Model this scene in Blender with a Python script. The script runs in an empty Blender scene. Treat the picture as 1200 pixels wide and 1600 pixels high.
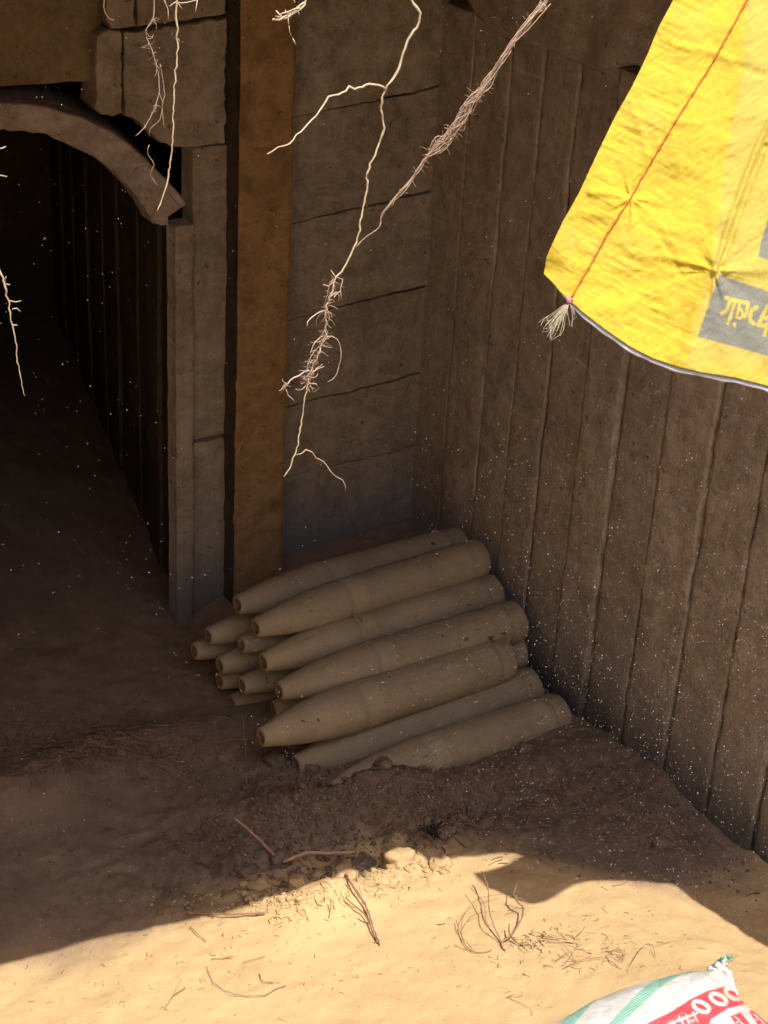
import bpy, math, random
import numpy as np
from mathutils import Vector, Matrix

sc = bpy.context.scene
random.seed(7)
RNG = np.random.default_rng(7)

# ------------------------------------------------------------------ camera
CAM = np.array([-2.4823792, -3.97335511, 2.6])
YAW, PITCH, ROLL, FPX = 0.540216754, 0.475277421, 0.0583546933, 2630.03694
def cam_basis():
    cy, sy, cp, sp = math.cos(YAW), math.sin(YAW), math.cos(PITCH), math.sin(PITCH)
    F = np.array([sy*cp, cy*cp, -sp]); R = np.array([cy, -sy, 0.0]); U = np.cross(R, F)
    c, s = math.cos(ROLL), math.sin(ROLL)
    return c*R + s*U, -s*R + c*U, F
CR, CU, CF = cam_basis()
cd = bpy.data.cameras.new('camera'); cam = bpy.data.objects.new('camera', cd)
sc.collection.objects.link(cam); sc.camera = cam
M = Matrix(((CR[0], CU[0], -CF[0], CAM[0]), (CR[1], CU[1], -CF[1], CAM[1]), (CR[2], CU[2], -CF[2], CAM[2]), (0, 0, 0, 1)))
cam.matrix_world = M
cd.sensor_fit = 'VERTICAL'; cd.sensor_height = 36.0; cd.lens = FPX/1600*36.0
cd.clip_start = 0.05; cd.clip_end = 400

# ------------------------------------------------------------------ light
SUN = np.array([-0.04, 0.42, -0.90]); SUN /= np.linalg.norm(SUN)      # direction the light travels
w = bpy.data.worlds.new('World'); sc.world = w; w.use_nodes = True
wn = w.node_tree.nodes; wl = w.node_tree.links; wn.clear()
sky = wn.new('ShaderNodeTexSky'); sky.sky_type = 'NISHITA'; sky.sun_disc = False
sky.sun_elevation = math.asin(-SUN[2]); sky.sun_rotation = math.atan2(-SUN[0], -SUN[1])
sky.dust_density = 2.0
bg = wn.new('ShaderNodeBackground'); bg.inputs['Strength'].default_value = 0.15
wo = wn.new('ShaderNodeOutputWorld')
wl.new(sky.outputs[0], bg.inputs[0]); wl.new(bg.outputs[0], wo.inputs[0])
sd = bpy.data.lights.new('sun', 'SUN'); sd.energy = 2.35; sd.angle = math.radians(0.3); sd.color = (1.0, 0.94, 0.84)
so = bpy.data.objects.new('sun', sd); sc.collection.objects.link(so)
so.rotation_euler = Vector(SUN).to_track_quat('-Z', 'Y').to_euler(); so.location = (0, -6, 8)
sc.view_settings.view_transform = 'Standard'; sc.view_settings.look = 'None'
sc.view_settings.exposure = 1.38; sc.view_settings.gamma = 1.0
sc.view_settings.use_curve_mapping = False
sc.render.engine = 'CYCLES'
sc.cycles.max_bounces = 10; sc.cycles.diffuse_bounces = 6; sc.cycles.caustics_reflective = False
sc.cycles.sample_clamp_indirect = 6.0

# ------------------------------------------------------------------ measuring helpers
def ray(px, py): return CF + CR*(px-600)/FPX - CU*(py-800)/FPX
def on_x(px, py, x): r = ray(px, py); return CAM + r*(x-CAM[0])/r[0]
def on_y(px, py, y): r = ray(px, py); return CAM + r*(y-CAM[1])/r[1]
def on_z(px, py, z): r = ray(px, py); return CAM + r*(z-CAM[2])/r[2]
def to_pix(P):
    d = np.asarray(P) - CAM; z = d@CF
    return 600+FPX*(d@CR)/z, 800-FPX*(d@CU)/z

# ------------------------------------------------------------------ numpy noise
def _h(ix, iy, iz, seed):
    n = (ix*374761393 + iy*668265263 + iz*2147483647 + seed*974634777) & 0xffffffff
    n = ((n ^ (n >> 13))*1274126177) & 0xffffffff
    n = n ^ (n >> 16)
    return (n & 0xffffff)/float(0xffffff)*2-1
def vnoise(x, y, z=0.0, seed=0):
    x, y, z = np.broadcast_arrays(np.asarray(x, float), np.asarray(y, float), np.asarray(z, float))
    ix, iy, iz = np.floor(x).astype(np.int64), np.floor(y).astype(np.int64), np.floor(z).astype(np.int64)
    fx, fy, fz = x-ix, y-iy, z-iz
    fx, fy, fz = fx*fx*(3-2*fx), fy*fy*(3-2*fy), fz*fz*(3-2*fz)
    r = 0
    for a in (0, 1):
        for b in (0, 1):
            for c in (0, 1):
                r = r + _h(ix+a, iy+b, iz+c, seed)*(fx if a else 1-fx)*(fy if b else 1-fy)*(fz if c else 1-fz)
    return r
def fbm(x, y, z=0.0, octv=4, seed=0, gain=.5):
    r, a, f = 0, 1.0, 1.0
    for i in range(octv):
        r = r + a*vnoise(np.asarray(x)*f, np.asarray(y)*f, np.asarray(z)*f, seed+i*17); a *= gain; f *= 2.03
    return r
def sstep(a, b, x):
    t = np.clip((np.asarray(x, float)-a)/(b-a), 0, 1); return t*t*(3-2*t)

# ------------------------------------------------------------------ object helpers
def link(o, parent=None):
    sc.collection.objects.link(o)
    if parent is not None: o.parent = parent
    return o
def tag(o, label=None, cat=None, group=None, kind=None):
    if label: o['label'] = label
    if cat: o['category'] = cat
    if group: o['group'] = group
    if kind: o['kind'] = kind
    return o
def mesh_obj(name, verts, faces, mat, parent=None, smooth=True):
    me = bpy.data.meshes.new(name)
    me.from_pydata([tuple(map(float, v)) for v in verts], [], faces if isinstance(faces, list) else faces.tolist())
    me.materials.append(mat)
    if smooth: me.polygons.foreach_set('use_smooth', [True]*len(me.polygons))
    me.update()
    return link(bpy.data.objects.new(name, me), parent)
def empty(name, loc=(0, 0, 0)):
    o = bpy.data.objects.new(name, None); o.location = loc; o.empty_display_size = .05
    return link(o)
class Geo:
    def __init__(s): s.v = []; s.f = []
    def add(s, v, f):
        b = len(s.v); s.v.extend([tuple(map(float, p)) for p in v]); s.f.extend([tuple(i+b for i in q) for q in f])
    def build(s, name, mat, parent=None, smooth=True): return mesh_obj(name, s.v, s.f, mat, parent, smooth)
def smooth_path(pts, rad, step):
    P = [np.array(p, float) for p in pts]; out, ro = [], []
    n = len(P)
    for i in range(n-1):
        p0, p1, p2, p3 = P[max(i-1, 0)], P[i], P[i+1], P[min(i+2, n-1)]
        k = max(1, int(np.linalg.norm(p2-p1)/step))
        for j in range(k):
            t = j/k
            out.append(.5*((2*p1)+(p2-p0)*t+(2*p0-5*p1+4*p2-p3)*t*t+(3*p1-p0-3*p2+p3)*t**3)); ro.append(rad[i]*(1-t)+rad[i+1]*t)
    out.append(P[-1]); ro.append(rad[-1])
    return out, ro
def tube(geo, pts, rad, sides=6, step=.01, jit=0.0, knob=0.0):
    if np.isscalar(rad): rad = [rad]*len(pts)
    pts, rad = smooth_path(pts, rad, step)
    n = len(pts); pts = [p+RNG.normal(0, jit, 3) if 0 < i < n-1 else p for i, p in enumerate(pts)]
    V, Fc = [], []
    up = np.array([.13, .31, .94])
    for i, p in enumerate(pts):
        d = pts[min(i+1, n-1)]-pts[max(i-1, 0)]; L = np.linalg.norm(d); d = d/L if L > 1e-9 else np.array([0, 0, 1.])
        a = np.cross(d, up); a /= (np.linalg.norm(a)+1e-9); b = np.cross(d, a)
        r = rad[i]*(1+knob*RNG.normal())
        for k in range(sides):
            t = 2*math.pi*k/sides; V.append(p+r*(math.cos(t)*a+math.sin(t)*b))
    for i in range(n-1):
        for k in range(sides):
            k2 = (k+1) % sides; Fc.append((i*sides+k, i*sides+k2, (i+1)*sides+k2, (i+1)*sides+k))
    Fc.append(tuple(range(sides))[::-1]); Fc.append(tuple((n-1)*sides+k for k in range(sides)))
    geo.add(V, Fc)

# ------------------------------------------------------------------ materials
def mat_new(name):
    m = bpy.data.materials.new(name); m.use_nodes = True
    nt = m.node_tree; b = nt.nodes['Principled BSDF']; return m, nt, b
def mixc(nt, fac, a, b, mode='MIX'):
    n = nt.nodes.new('ShaderNodeMix'); n.data_type = 'RGBA'; n.blend_type = mode
    for s, v in ((n.inputs[0], fac), (n.inputs[6], a), (n.inputs[7], b)):
        if isinstance(v, bpy.types.NodeSocket): nt.links.new(v, s)
        elif isinstance(v, (int, float)): s.default_value = v
        else: s.default_value = (*v, 1)
    return n.outputs[2]
def noise(nt, vec, scale, detail=4, rough=.55, dist=0.0):
    n = nt.nodes.new('ShaderNodeTexNoise'); n.inputs['Scale'].default_value = scale; n.inputs['Detail'].default_value = detail
    n.inputs['Roughness'].default_value = rough; n.inputs['Distortion'].default_value = dist
    nt.links.new(vec, n.inputs['Vector']); return n.outputs['Fac']
def ramp(nt, fac, a, b):
    n = nt.nodes.new('ShaderNodeMapRange'); n.inputs['From Min'].default_value = a; n.inputs['From Max'].default_value = b
    nt.links.new(fac, n.inputs['Value']); return n.outputs[0]
def mapping(nt, scale=(1, 1, 1), rot=(0, 0, 0), src='world'):
    if src == 'world': g = nt.nodes.new('ShaderNodeNewGeometry').outputs['Position']
    elif src == 'uv': g = nt.nodes.new('ShaderNodeUVMap').outputs[0]
    else: g = nt.nodes.new('ShaderNodeTexCoord').outputs['Object']
    m = nt.nodes.new('ShaderNodeMapping'); m.inputs['Scale'].default_value = scale; m.inputs['Rotation'].default_value = rot
    nt.links.new(g, m.inputs['Vector']); return m.outputs[0]
def bump(nt, bsdf, hs, dist=.004):
    prev = None
    for h, st, d in hs:
        n = nt.nodes.new('ShaderNodeBump'); n.inputs['Strength'].default_value = st; n.inputs['Distance'].default_value = d
        nt.links.new(h, n.inputs['Height'])
        if prev is not None: nt.links.new(prev, n.inputs['Normal'])
        prev = n.outputs[0]
    nt.links.new(prev, bsdf.inputs['Normal'])
def math_n(nt, op, a, b=None):
    n = nt.nodes.new('ShaderNodeMath'); n.operation = op
    for s, v in ((n.inputs[0], a), (n.inputs[1], b)):
        if v is None: continue
        if isinstance(v, (int, float)): s.default_value = v
        else: nt.links.new(v, s)
    return n.outputs[0]

def concrete(name, lo, hi, grey, grey_top=.32, streak=True, stain=None, foot=None):
    m, nt, b = mat_new(name)
    P = mapping(nt)
    big = ramp(nt, noise(nt, P, 3.0, 5, .6), .35, .65)
    c = mixc(nt, big, lo, hi)
    if streak:
        st = ramp(nt, noise(nt, mapping(nt, (14, 14, 1.2)), 2.0, 4, .6), .42, .68)
        c = mixc(nt, math_n(nt, 'MULTIPLY', st, .30), c, [x*.55 for x in lo])
    fine = ramp(nt, noise(nt, P, 90, 6, .7), .32, .7)
    c = mixc(nt, math_n(nt, 'MULTIPLY', fine, .45), c, [x*1.35 for x in hi])
    mid = ramp(nt, noise(nt, P, 17, 6, .78, .4), .42, .60)
    c = mixc(nt, math_n(nt, 'MULTIPLY', mid, .62), c, [x*.62 for x in lo])
    pd = ramp(nt, noise(nt, P, 4.5, 6, .72, .5), .50, .70)
    c = mixc(nt, math_n(nt, 'MULTIPLY', pd, .55), c, [x*1.2 for x in hi])
    oi = nt.nodes.new('ShaderNodeObjectInfo')
    c = mixc(nt, math_n(nt, 'MULTIPLY', oi.outputs['Random'], .34), c, [x*.68 for x in lo])
    dg = ramp(nt, noise(nt, mapping(nt, (10, 10, 34), (.75, 0, 0)), 1.0, 5, .65, .5), .54, .70)
    c = mixc(nt, math_n(nt, 'MULTIPLY', dg, .35), c, [x*1.25 for x in hi])
    gr = ramp(nt, noise(nt, P, 210, 5, .8), .56, .66)
    c = mixc(nt, math_n(nt, 'MULTIPLY', gr, .30), c, [x*.5 for x in lo])
    pits = ramp(nt, noise(nt, P, 38, 3, .6), .66, .72)
    c = mixc(nt, math_n(nt, 'MULTIPLY', pits, .6), c, [x*.45 for x in lo])
    # the colour turns grey low down, with a noisy upper edge
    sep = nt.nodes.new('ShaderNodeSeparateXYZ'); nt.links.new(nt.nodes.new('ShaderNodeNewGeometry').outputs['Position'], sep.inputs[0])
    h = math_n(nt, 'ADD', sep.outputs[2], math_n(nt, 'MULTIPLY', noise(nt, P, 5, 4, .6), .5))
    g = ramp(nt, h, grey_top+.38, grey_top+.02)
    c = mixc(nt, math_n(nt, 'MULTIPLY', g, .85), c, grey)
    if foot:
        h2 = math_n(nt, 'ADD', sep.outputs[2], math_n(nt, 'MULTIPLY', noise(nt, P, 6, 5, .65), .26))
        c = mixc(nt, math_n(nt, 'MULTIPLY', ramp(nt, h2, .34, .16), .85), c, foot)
    if stain:
        s2 = ramp(nt, noise(nt, P, 6.5, 4, .6, .6), .55, .72)
        c = mixc(nt, math_n(nt, 'MULTIPLY', s2, .75), c, stain)
    nt.links.new(c, b.inputs['Base Color']); b.inputs['Roughness'].default_value = .95
    b.inputs['Specular IOR Level'].default_value = .15
    bump(nt, b, [(noise(nt, P, 12, 4, .6), .5, .014), (noise(nt, P, 45, 6, .75), .7, .009), (noise(nt, P, 150, 6, .85), .7, .005), (pits, .7, -.006)])
    return m
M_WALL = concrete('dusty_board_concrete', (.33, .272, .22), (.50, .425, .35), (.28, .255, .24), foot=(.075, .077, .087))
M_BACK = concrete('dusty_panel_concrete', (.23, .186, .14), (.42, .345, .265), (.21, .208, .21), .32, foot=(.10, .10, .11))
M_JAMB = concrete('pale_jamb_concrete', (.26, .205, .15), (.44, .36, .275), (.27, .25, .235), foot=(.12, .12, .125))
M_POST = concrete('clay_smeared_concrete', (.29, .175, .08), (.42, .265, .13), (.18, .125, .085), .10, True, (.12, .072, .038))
M_SLAB = concrete('smooth_brown_concrete', (.20, .142, .078), (.27, .195, .11), (.24, .2, .15), -1)
M_ARCH = concrete('grey_arch_concrete', (.32, .25, .20), (.46, .38, .31), (.25, .2, .16), -1, False)
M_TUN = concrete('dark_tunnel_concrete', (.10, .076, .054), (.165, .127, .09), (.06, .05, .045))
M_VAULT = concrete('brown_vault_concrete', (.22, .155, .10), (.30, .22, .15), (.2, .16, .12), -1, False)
M_SIDE = concrete('shaded_post_flank', (.06, .045, .03), (.10, .075, .05), (.07, .06, .055))

def soil_mat():
    m, nt, b = mat_new('sandy_soil')
    P = mapping(nt)
    c = mixc(nt, ramp(nt, noise(nt, P, 4, 5, .6), .3, .7), (.53, .362, .185), (.59, .42, .225))
    # dark organic soil pressed into the sand, mapped by a vertex attribute
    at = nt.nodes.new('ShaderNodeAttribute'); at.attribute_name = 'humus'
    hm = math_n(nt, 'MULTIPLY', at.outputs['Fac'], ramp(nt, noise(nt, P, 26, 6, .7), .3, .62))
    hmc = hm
    at2 = nt.nodes.new('ShaderNodeAttribute'); at2.attribute_name = 'shade_tone'
    c = mixc(nt, at2.outputs['Fac'], c, mixc(nt, ramp(nt, noise(nt, P, 7, 5, .65), .3, .7), (.155, .112, .090), (.235, .172, .138)))  # darker soil colour for the shaded side of the ground
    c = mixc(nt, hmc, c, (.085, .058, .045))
    sp = ramp(nt, noise(nt, P, 170, 5, .7), .62, .70)
    c = mixc(nt, math_n(nt, 'MULTIPLY', sp, .45), c, (.26, .16, .07))
    sp3 = ramp(nt, noise(nt, P, 60, 6, .75), .60, .70)
    c = mixc(nt, math_n(nt, 'MULTIPLY', sp3, .28), c, (.24, .15, .08))
    sp2 = ramp(nt, noise(nt, P, 230, 4, .7), .60, .72)
    c = mixc(nt, math_n(nt, 'MULTIPLY', sp2, .35), c, (.70, .58, .38))
    nt.links.new(c, b.inputs['Base Color']); b.inputs['Roughness'].default_value = 1.0
    b.inputs['Specular IOR Level'].default_value = .1
    bump(nt, b, [(noise(nt, P, 30, 5, .65), .22, .010), (noise(nt, P, 190, 6, .8), .6, .0035)])
    return m
M_SOIL = soil_mat()

def simple(name, col, col2=None, rough=.9, scale=40, bs=.3, bd=.002, spec=.2, metal=0):
    m, nt, b = mat_new(name); P = mapping(nt, src='object')
    c = mixc(nt, ramp(nt, noise(nt, P, scale, 5, .65), .32, .68), col, col2 or [x*.7 for x in col])
    nt.links.new(c, b.inputs['Base Color']); b.inputs['Roughness'].default_value = rough
    b.inputs['Specular IOR Level'].default_value = spec; b.inputs['Metallic'].default_value = metal
    bump(nt, b, [(noise(nt, P, scale*2, 5, .7), bs, bd)])
    return m
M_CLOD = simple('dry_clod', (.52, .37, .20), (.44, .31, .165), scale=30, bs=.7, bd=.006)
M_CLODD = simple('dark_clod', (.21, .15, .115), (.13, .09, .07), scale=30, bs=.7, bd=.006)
M_TWIG = simple('dry_twig', (.34, .21, .14), (.20, .12, .08), scale=60, bs=.5, bd=.001)
M_TWIGD = simple('dark_twig', (.20, .12, .08), (.30, .19, .125), scale=60, bs=.5, bd=.001)
M_PINK = simple('reddish_twig', (.55, .33, .25), (.42, .25, .18), scale=60, bs=.4, bd=.001)
M_STRAW = simple('straw', (.58, .43, .24), (.42, .29, .15), scale=50)
M_ROOT = simple('pale_root', (.52, .42, .28), (.36, .25, .14), scale=18, bs=.4, bd=.0008)
M_ROOTF = simple('brown_fibre_root', (.42, .29, .19), (.30, .19, .12), scale=40)
M_ROOTP = simple('fine_pale_rootlet', (.50, .37, .27), (.36, .25, .18), scale=40)

def shell_mat():
    m, nt, b = mat_new('dust_coated_shell_paint')
    P = mapping(nt, src='object'); W = mapping(nt)
    oi = nt.nodes.new('ShaderNodeObjectInfo')
    c = mixc(nt, ramp(nt, noise(nt, W, 9, 5, .65), .3, .7), (.265, .212, .135), (.37, .30, .20))
    c = mixc(nt, math_n(nt, 'MULTIPLY', oi.outputs['Random'], .5), c, (.25, .20, .15))
    smg = ramp(nt, noise(nt, mapping(nt, (9, 9, 4), src='object'), 1.3, 6, .7, .6), .5, .72)
    c = mixc(nt, math_n(nt, 'MULTIPLY', smg, .45), c, (.17, .12, .075))
    fs = ramp(nt, noise(nt, W, 150, 6, .75), .35, .7)
    c = mixc(nt, math_n(nt, 'MULTIPLY', fs, .25), c, (.48, .39, .25))
    lines = ramp(nt, noise(nt, mapping(nt, (60, 60, 3.0), src='object'), 1.0, 4, .6), .60, .70)
    c = mixc(nt, math_n(nt, 'MULTIPLY', lines, .35), c, (.17, .115, .06))
    chips = ramp(nt, noise(nt, W, 38, 4, .6), .665, .70)
    c = mixc(nt, math_n(nt, 'MULTIPLY', chips, .85), c, (.075, .042, .025))
    chips2 = ramp(nt, noise(nt, W, 130, 4, .6), .66, .72)
    c = mixc(nt, math_n(nt, 'MULTIPLY', chips2, .5), c, (.12, .075, .045))
    nt.links.new(c, b.inputs['Base Color']); b.inputs['Roughness'].default_value = .72
    b.inputs['Specular IOR Level'].default_value = .28
    bump(nt, b, [(noise(nt, W, 30, 4, .6), .25, .004), (noise(nt, W, 260, 5, .7), .35, .0012), (chips, .5, -.0015)])
    return m
M_SHELL = shell_mat()
M_HOLE = simple('rusty_thread', (.15, .095, .06), (.2, .13, .08), scale=90)

# ------------------------------------------------------------------ the ground
BXY = [(0, 1510), (150, 1465), (400, 1410), (560, 1370), (600, 1345), (630, 1330), (660, 1342), (680, 1355), (702, 1345), (730, 1341), (760, 1337), (790, 1332), (812, 1331),
       (820, 1338), (860, 1360), (900, 1382), (920, 1377), (1000, 1378), (1050, 1384), (1100, 1400), (1150, 1440), (1200, 1482)]
def blob(X, Y, x, y, rx, ry, h, p=1.0): return h*np.exp(-(((X-x)/rx)**2+((Y-y)/ry)**2)**p)
def ground_base(X, Y):
    X = np.asarray(X, float); Y = np.asarray(Y, float)
    t = np.maximum(0, -1.15-Y)
    z = (.11*t+.13*t*t)*(.35+.65*sstep(0, .55, -X))
    z = z + .175*np.exp(-(np.maximum(0, -Y-.10)/.12)**2)*sstep(-.80, -.45, X)*sstep(.4, .0, Y)*(.75+.25*sstep(-.5, 0, X))
    z = z + blob(X, Y, -1.05, -1.33, .16, .10, .045)+blob(X, Y, -.98, -1.36, .07, .05, .04)
    z = z + blob(X, Y, -1.55, -.62, .38, .09, .05)+blob(X, Y, -1.15, -.52, .25, .06, .03)
    z = z + blob(X, Y, -.72, -1.03, .17, .07, .085) + blob(X, Y, -.40, -1.10, .34, .08, .05) + blob(X, Y, -.93, -.98, .10, .10, .05)
    z = z - blob(X, Y, -.80, -1.25, .05, .035, .03)
    z = z + blob(X, Y, -.08, -1.35, .12, .4, .03)
    z = z + np.exp(-(X/.045)**2)*sstep(-.95, -1.1, Y)*(.018+.014*fbm(Y*9, X*9, 0, 3, 88))
    return z
def rough_mask(X, Y):
    return np.clip(np.exp(-(((X+1.02)/.42)**2+((Y+1.05)/.26)**2))+.8*np.exp(-(((X+.5)/.5)**2+((Y+1.2)/.16)**2))
                   + 1.0*np.exp(-(((X+1.5)/.45)**2+((Y+.56)/.10)**2))+.5*np.exp(-(((X+.12)/.15)**2+((Y+1.45)/.35)**2)), 0, 1)
def ground_z(X, Y, detail=True):
    X = np.asarray(X, float); Y = np.asarray(Y, float)
    z = ground_base(X, Y)
    if detail:
        m = rough_mask(X, Y)
        z = z + .0012*fbm(X*90, Y*90, 0, 2, 43) + (.005+.007*m)*fbm(X*3.1, Y*3.1, 0, 3, 5) + .0035*fbm(X*16, Y*16, 0, 4, 9)
        z = z + m*(.012*fbm(X*14, Y*14, 0, 3, 21)+.009*np.abs(fbm(X*34, Y*34, 0, 3, 33)))
        z = z + (.0009+.0022*m)*fbm(X*48, Y*48, 0, 2, 41)
    # pit sides beyond the picture: left bank, the ground behind the camera, the earth behind both walls
    z = z + 3.0*sstep(-2.6, -3.5, X) + 2.0*sstep(-4.2, -6.0, Y)*(X > -9)
    z = np.where(X > .035, 2.9, z)
    z = np.where(Y > 4.0, 2.9, z)
    return np.minimum(z, 2.9+.05*fbm(X*.6, Y*.6, 0, 3, 3))
import bisect
def axis_vals(segs):
    out = []
    for a, b, st in segs: out.extend(np.arange(a, b-1e-9, st).tolist())
    return np.array(out+[segs[-1][1]])
gx = axis_vals([(-60, -8, 6), (-8, -3.6, .4), (-3.6, -2.2, .07), (-2.2, .03, .009), (.03, .05, .02), (.05, .5, .15), (.5, 8, 1.5), (8, 60, 8)])
gy = axis_vals([(-60, -8, 6), (-8, -4, .3), (-4, -2.4, .06), (-2.4, .1, .009), (.1, 1.6, .03), (1.6, 4.0, .2), (4.0, 4.02, .02), (4.02, 8, 1), (8, 60, 8)])
GX, GY = np.meshgrid(gx, gy); GZ = ground_z(GX, GY)
nx, ny = len(gx), len(gy)
gxl, gyl = gx.tolist(), gy.tolist()
GB = ground_base(GX, GY)
def gz_fast(x, y, detail=True):
    G = GZ if detail else GB
    i = min(max(bisect.bisect_right(gxl, x)-1, 0), nx-2); j = min(max(bisect.bisect_right(gyl, y)-1, 0), ny-2)
    a = (x-gxl[i])/(gxl[i+1]-gxl[i]); b = (y-gyl[j])/(gyl[j+1]-gyl[j])
    return (G[j, i]*(1-a)+G[j, i+1]*a)*(1-b)+(G[j+1, i]*(1-a)+G[j+1, i+1]*a)*b
def pix_ground(px, py, detail=True):
    r = ray(px, py); z = .1
    for _ in range(16):
        P = CAM+r*(z-CAM[2])/r[2]; z = .4*z+.6*float(gz_fast(min(P[0], .025), P[1], detail))
    return CAM+r*(z-CAM[2])/r[2]
idx = np.arange(nx*ny).reshape(ny, nx)
gf = np.stack([idx[:-1, :-1], idx[:-1, 1:], idx[1:, 1:], idx[1:, :-1]], -1).reshape(-1, 4)
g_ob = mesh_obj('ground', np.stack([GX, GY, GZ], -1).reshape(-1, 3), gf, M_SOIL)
tag(g_ob, kind='structure')
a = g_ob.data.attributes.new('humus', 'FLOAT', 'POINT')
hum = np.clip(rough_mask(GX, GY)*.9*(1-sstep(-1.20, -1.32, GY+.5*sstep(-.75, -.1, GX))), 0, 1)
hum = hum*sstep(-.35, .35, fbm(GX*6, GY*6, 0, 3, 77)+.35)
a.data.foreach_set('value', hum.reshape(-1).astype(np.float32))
a = g_ob.data.attributes.new('shade_tone', 'FLOAT', 'POINT')
shade_tone = sstep(-1.34, -1.10, GY+.07*fbm(GX*4, GY*4, 0, 4, 8)+.50*sstep(-.75, -.20, GX))*.93  # shade on the soil put into its colour, roughly along the sun edge
a.data.foreach_set('value', shade_tone.reshape(-1).astype(np.float32))

# ------------------------------------------------------------------ board / panel builder
def panel(name, mat, O, U, V, w_, h_, depth, parent, seed=0, nu=None, nv=None, amp=.0025, chip=.004, lift=0.0, shape=None, bev=.0025):
    """A cast board: front face w_ x h_ spanned by U, V from O, body going back along -N by depth, with worn edges."""
    O = np.array(O, float); U = np.array(U, float); V = np.array(V, float); N = np.cross(U, V); N /= np.linalg.norm(N)
    U = U/np.linalg.norm(U); V = V/np.linalg.norm(V)
    nu = nu or max(3, int(w_/.03)); nv = nv or max(3, int(h_/.03))
    us = np.concatenate([[0, .003/w_], np.linspace(.014/w_, 1-.014/w_, nu), [1-.003/w_, 1]])
    vs = np.concatenate([[0, .003/h_], np.linspace(.014/h_, 1-.014/h_, nv), [1-.003/h_, 1]])
    n, m = len(us), len(vs)
    UU, VV = np.meshgrid(us*w_, vs*h_)
    if shape is not None: UU, VV = shape(UU, VV)
    s = seed*3.7
    e_u0, e_u1 = np.zeros((m, n)), np.zeros((m, n))
    D = amp*fbm(UU*9+s, VV*5+s, 0, 4, seed)+.0008*fbm(UU*70, VV*40+s, 0, 2, seed+3)+lift
    ch = np.abs(fbm(VV*22+s, UU*22, 0, 3, seed+5))*chip
    D[:, 0] -= bev+ch[:, 0]*.5; D[:, -1] -= bev+ch[:, -1]*.5; D[0, :] -= bev+ch[0, :]*.5; D[-1, :] -= bev+ch[-1, :]*.5
    D[:, 1] -= ch[:, 1]*.4; D[:, -2] -= ch[:, -2]*.4
    UU2 = UU.copy(); VV2 = VV.copy()
    UU2[:, 0] += ch[:, 0]*.8; UU2[:, -1] -= ch[:, -1]*.8; VV2[0, :] += ch[0, :]*.8; VV2[-1, :] -= ch[-1, :]*.8
    P = O+UU2[..., None]*U+VV2[..., None]*V+D[..., None]*N
    Vt = list(P.reshape(-1, 3)); idx = np.arange(n*m).reshape(m, n)
    F = np.stack([idx[:-1, :-1], idx[:-1, 1:], idx[1:, 1:], idx[1:, :-1]], -1).reshape(-1, 4).tolist()
    loop = list(idx[0, :])+list(idx[1:, -1])+list(idx[-1, :-1][::-1])+list(idx[1:-1, 0][::-1])
    base = len(Vt)
    for i in loop: Vt.append(Vt[i]-N*depth)
    k = len(loop)
    for i in range(k): j = (i+1) % k; F.append([int(loop[j]), int(loop[i]), base+i, base+j])
    F.append([base+i for i in range(k)])
    return mesh_obj(name, Vt, F, mat, parent)
def box(geo, x0, x1, y0, y1, z0, z1):
    v = [(x, y, z) for z in (z0, z1) for y in (y0, y1) for x in (x0, x1)]
    geo.add(v, [(0, 2, 3, 1), (4, 5, 7, 6), (0, 1, 5, 4), (2, 6, 7, 3), (0, 4, 6, 2), (1, 3, 7, 5)])

# ------------------------------------------------------------------ right wall: upright cast boards
rw = tag(empty('board_wall', (0, -2, 0)), 'tall brown wall of upright cast boards right of the stacked shells', 'wall')
def child_fix(root):
    # children are modelled in world coordinates: undo the root's offset
    inv = Matrix.Translation(-root.location)
    for c in root.children: c.matrix_parent_inverse = inv
js = [.03, -.16, -.34, -.485, -.635, -.80, -.952, -1.12, -1.30, -1.475, -1.65, -1.82, -2.0, -2.17, -2.34, -2.51, -2.7, -2.87, -3.05, -3.22, -3.4, -3.6, -3.8, -4.0, -4.2, -4.4, -4.6]
for i in range(len(js)-1):
    y1, y0 = js[i], js[i+1]; g = [.0006, .0006, .0008, .0012, .0022, .0020, .0012, .0022, .0022][i] if i < 9 else .002
    lift = [.0, .003, -.002, .002, -.001, .006, -.003, .001, -.002, .003][i % 10]
    # front faces -X: U = -Y, V = Z gives N = U x V = (-1,0,0)
    panel('board', M_WALL, (0, y1-g, -.25), (0, -1, 0), (0, 0, 1), (y1-y0)-2*g, 2.0, .06, rw, seed=i+1, nv=150 if i < 13 else 20, nu=8, amp=.0035, chip=.003 if i < 4 else .007, lift=lift*(.5 if i < 4 else 1), bev=.0012 if i < 4 else .0025)
gq = Geo(); box(gq, .0605, .12, -4.7, .05, -.3, 2.9); gq.build('backing', M_WALL, rw, False)
# upper course: rough packed earth above the boards
def up(UU, VV): return UU, VV+.045*fbm(UU*2.2, UU*0, 0, 3, 4)*(1-VV/VV.max())
panel('upper_band', M_WALL, (-.035, .0, 1.765), (0, -1, 0), (0, 0, 1), 4.6, 1.1, .08, rw, seed=60, nu=150, nv=24, amp=.022, chip=.03, shape=up)
child_fix(rw)

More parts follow.
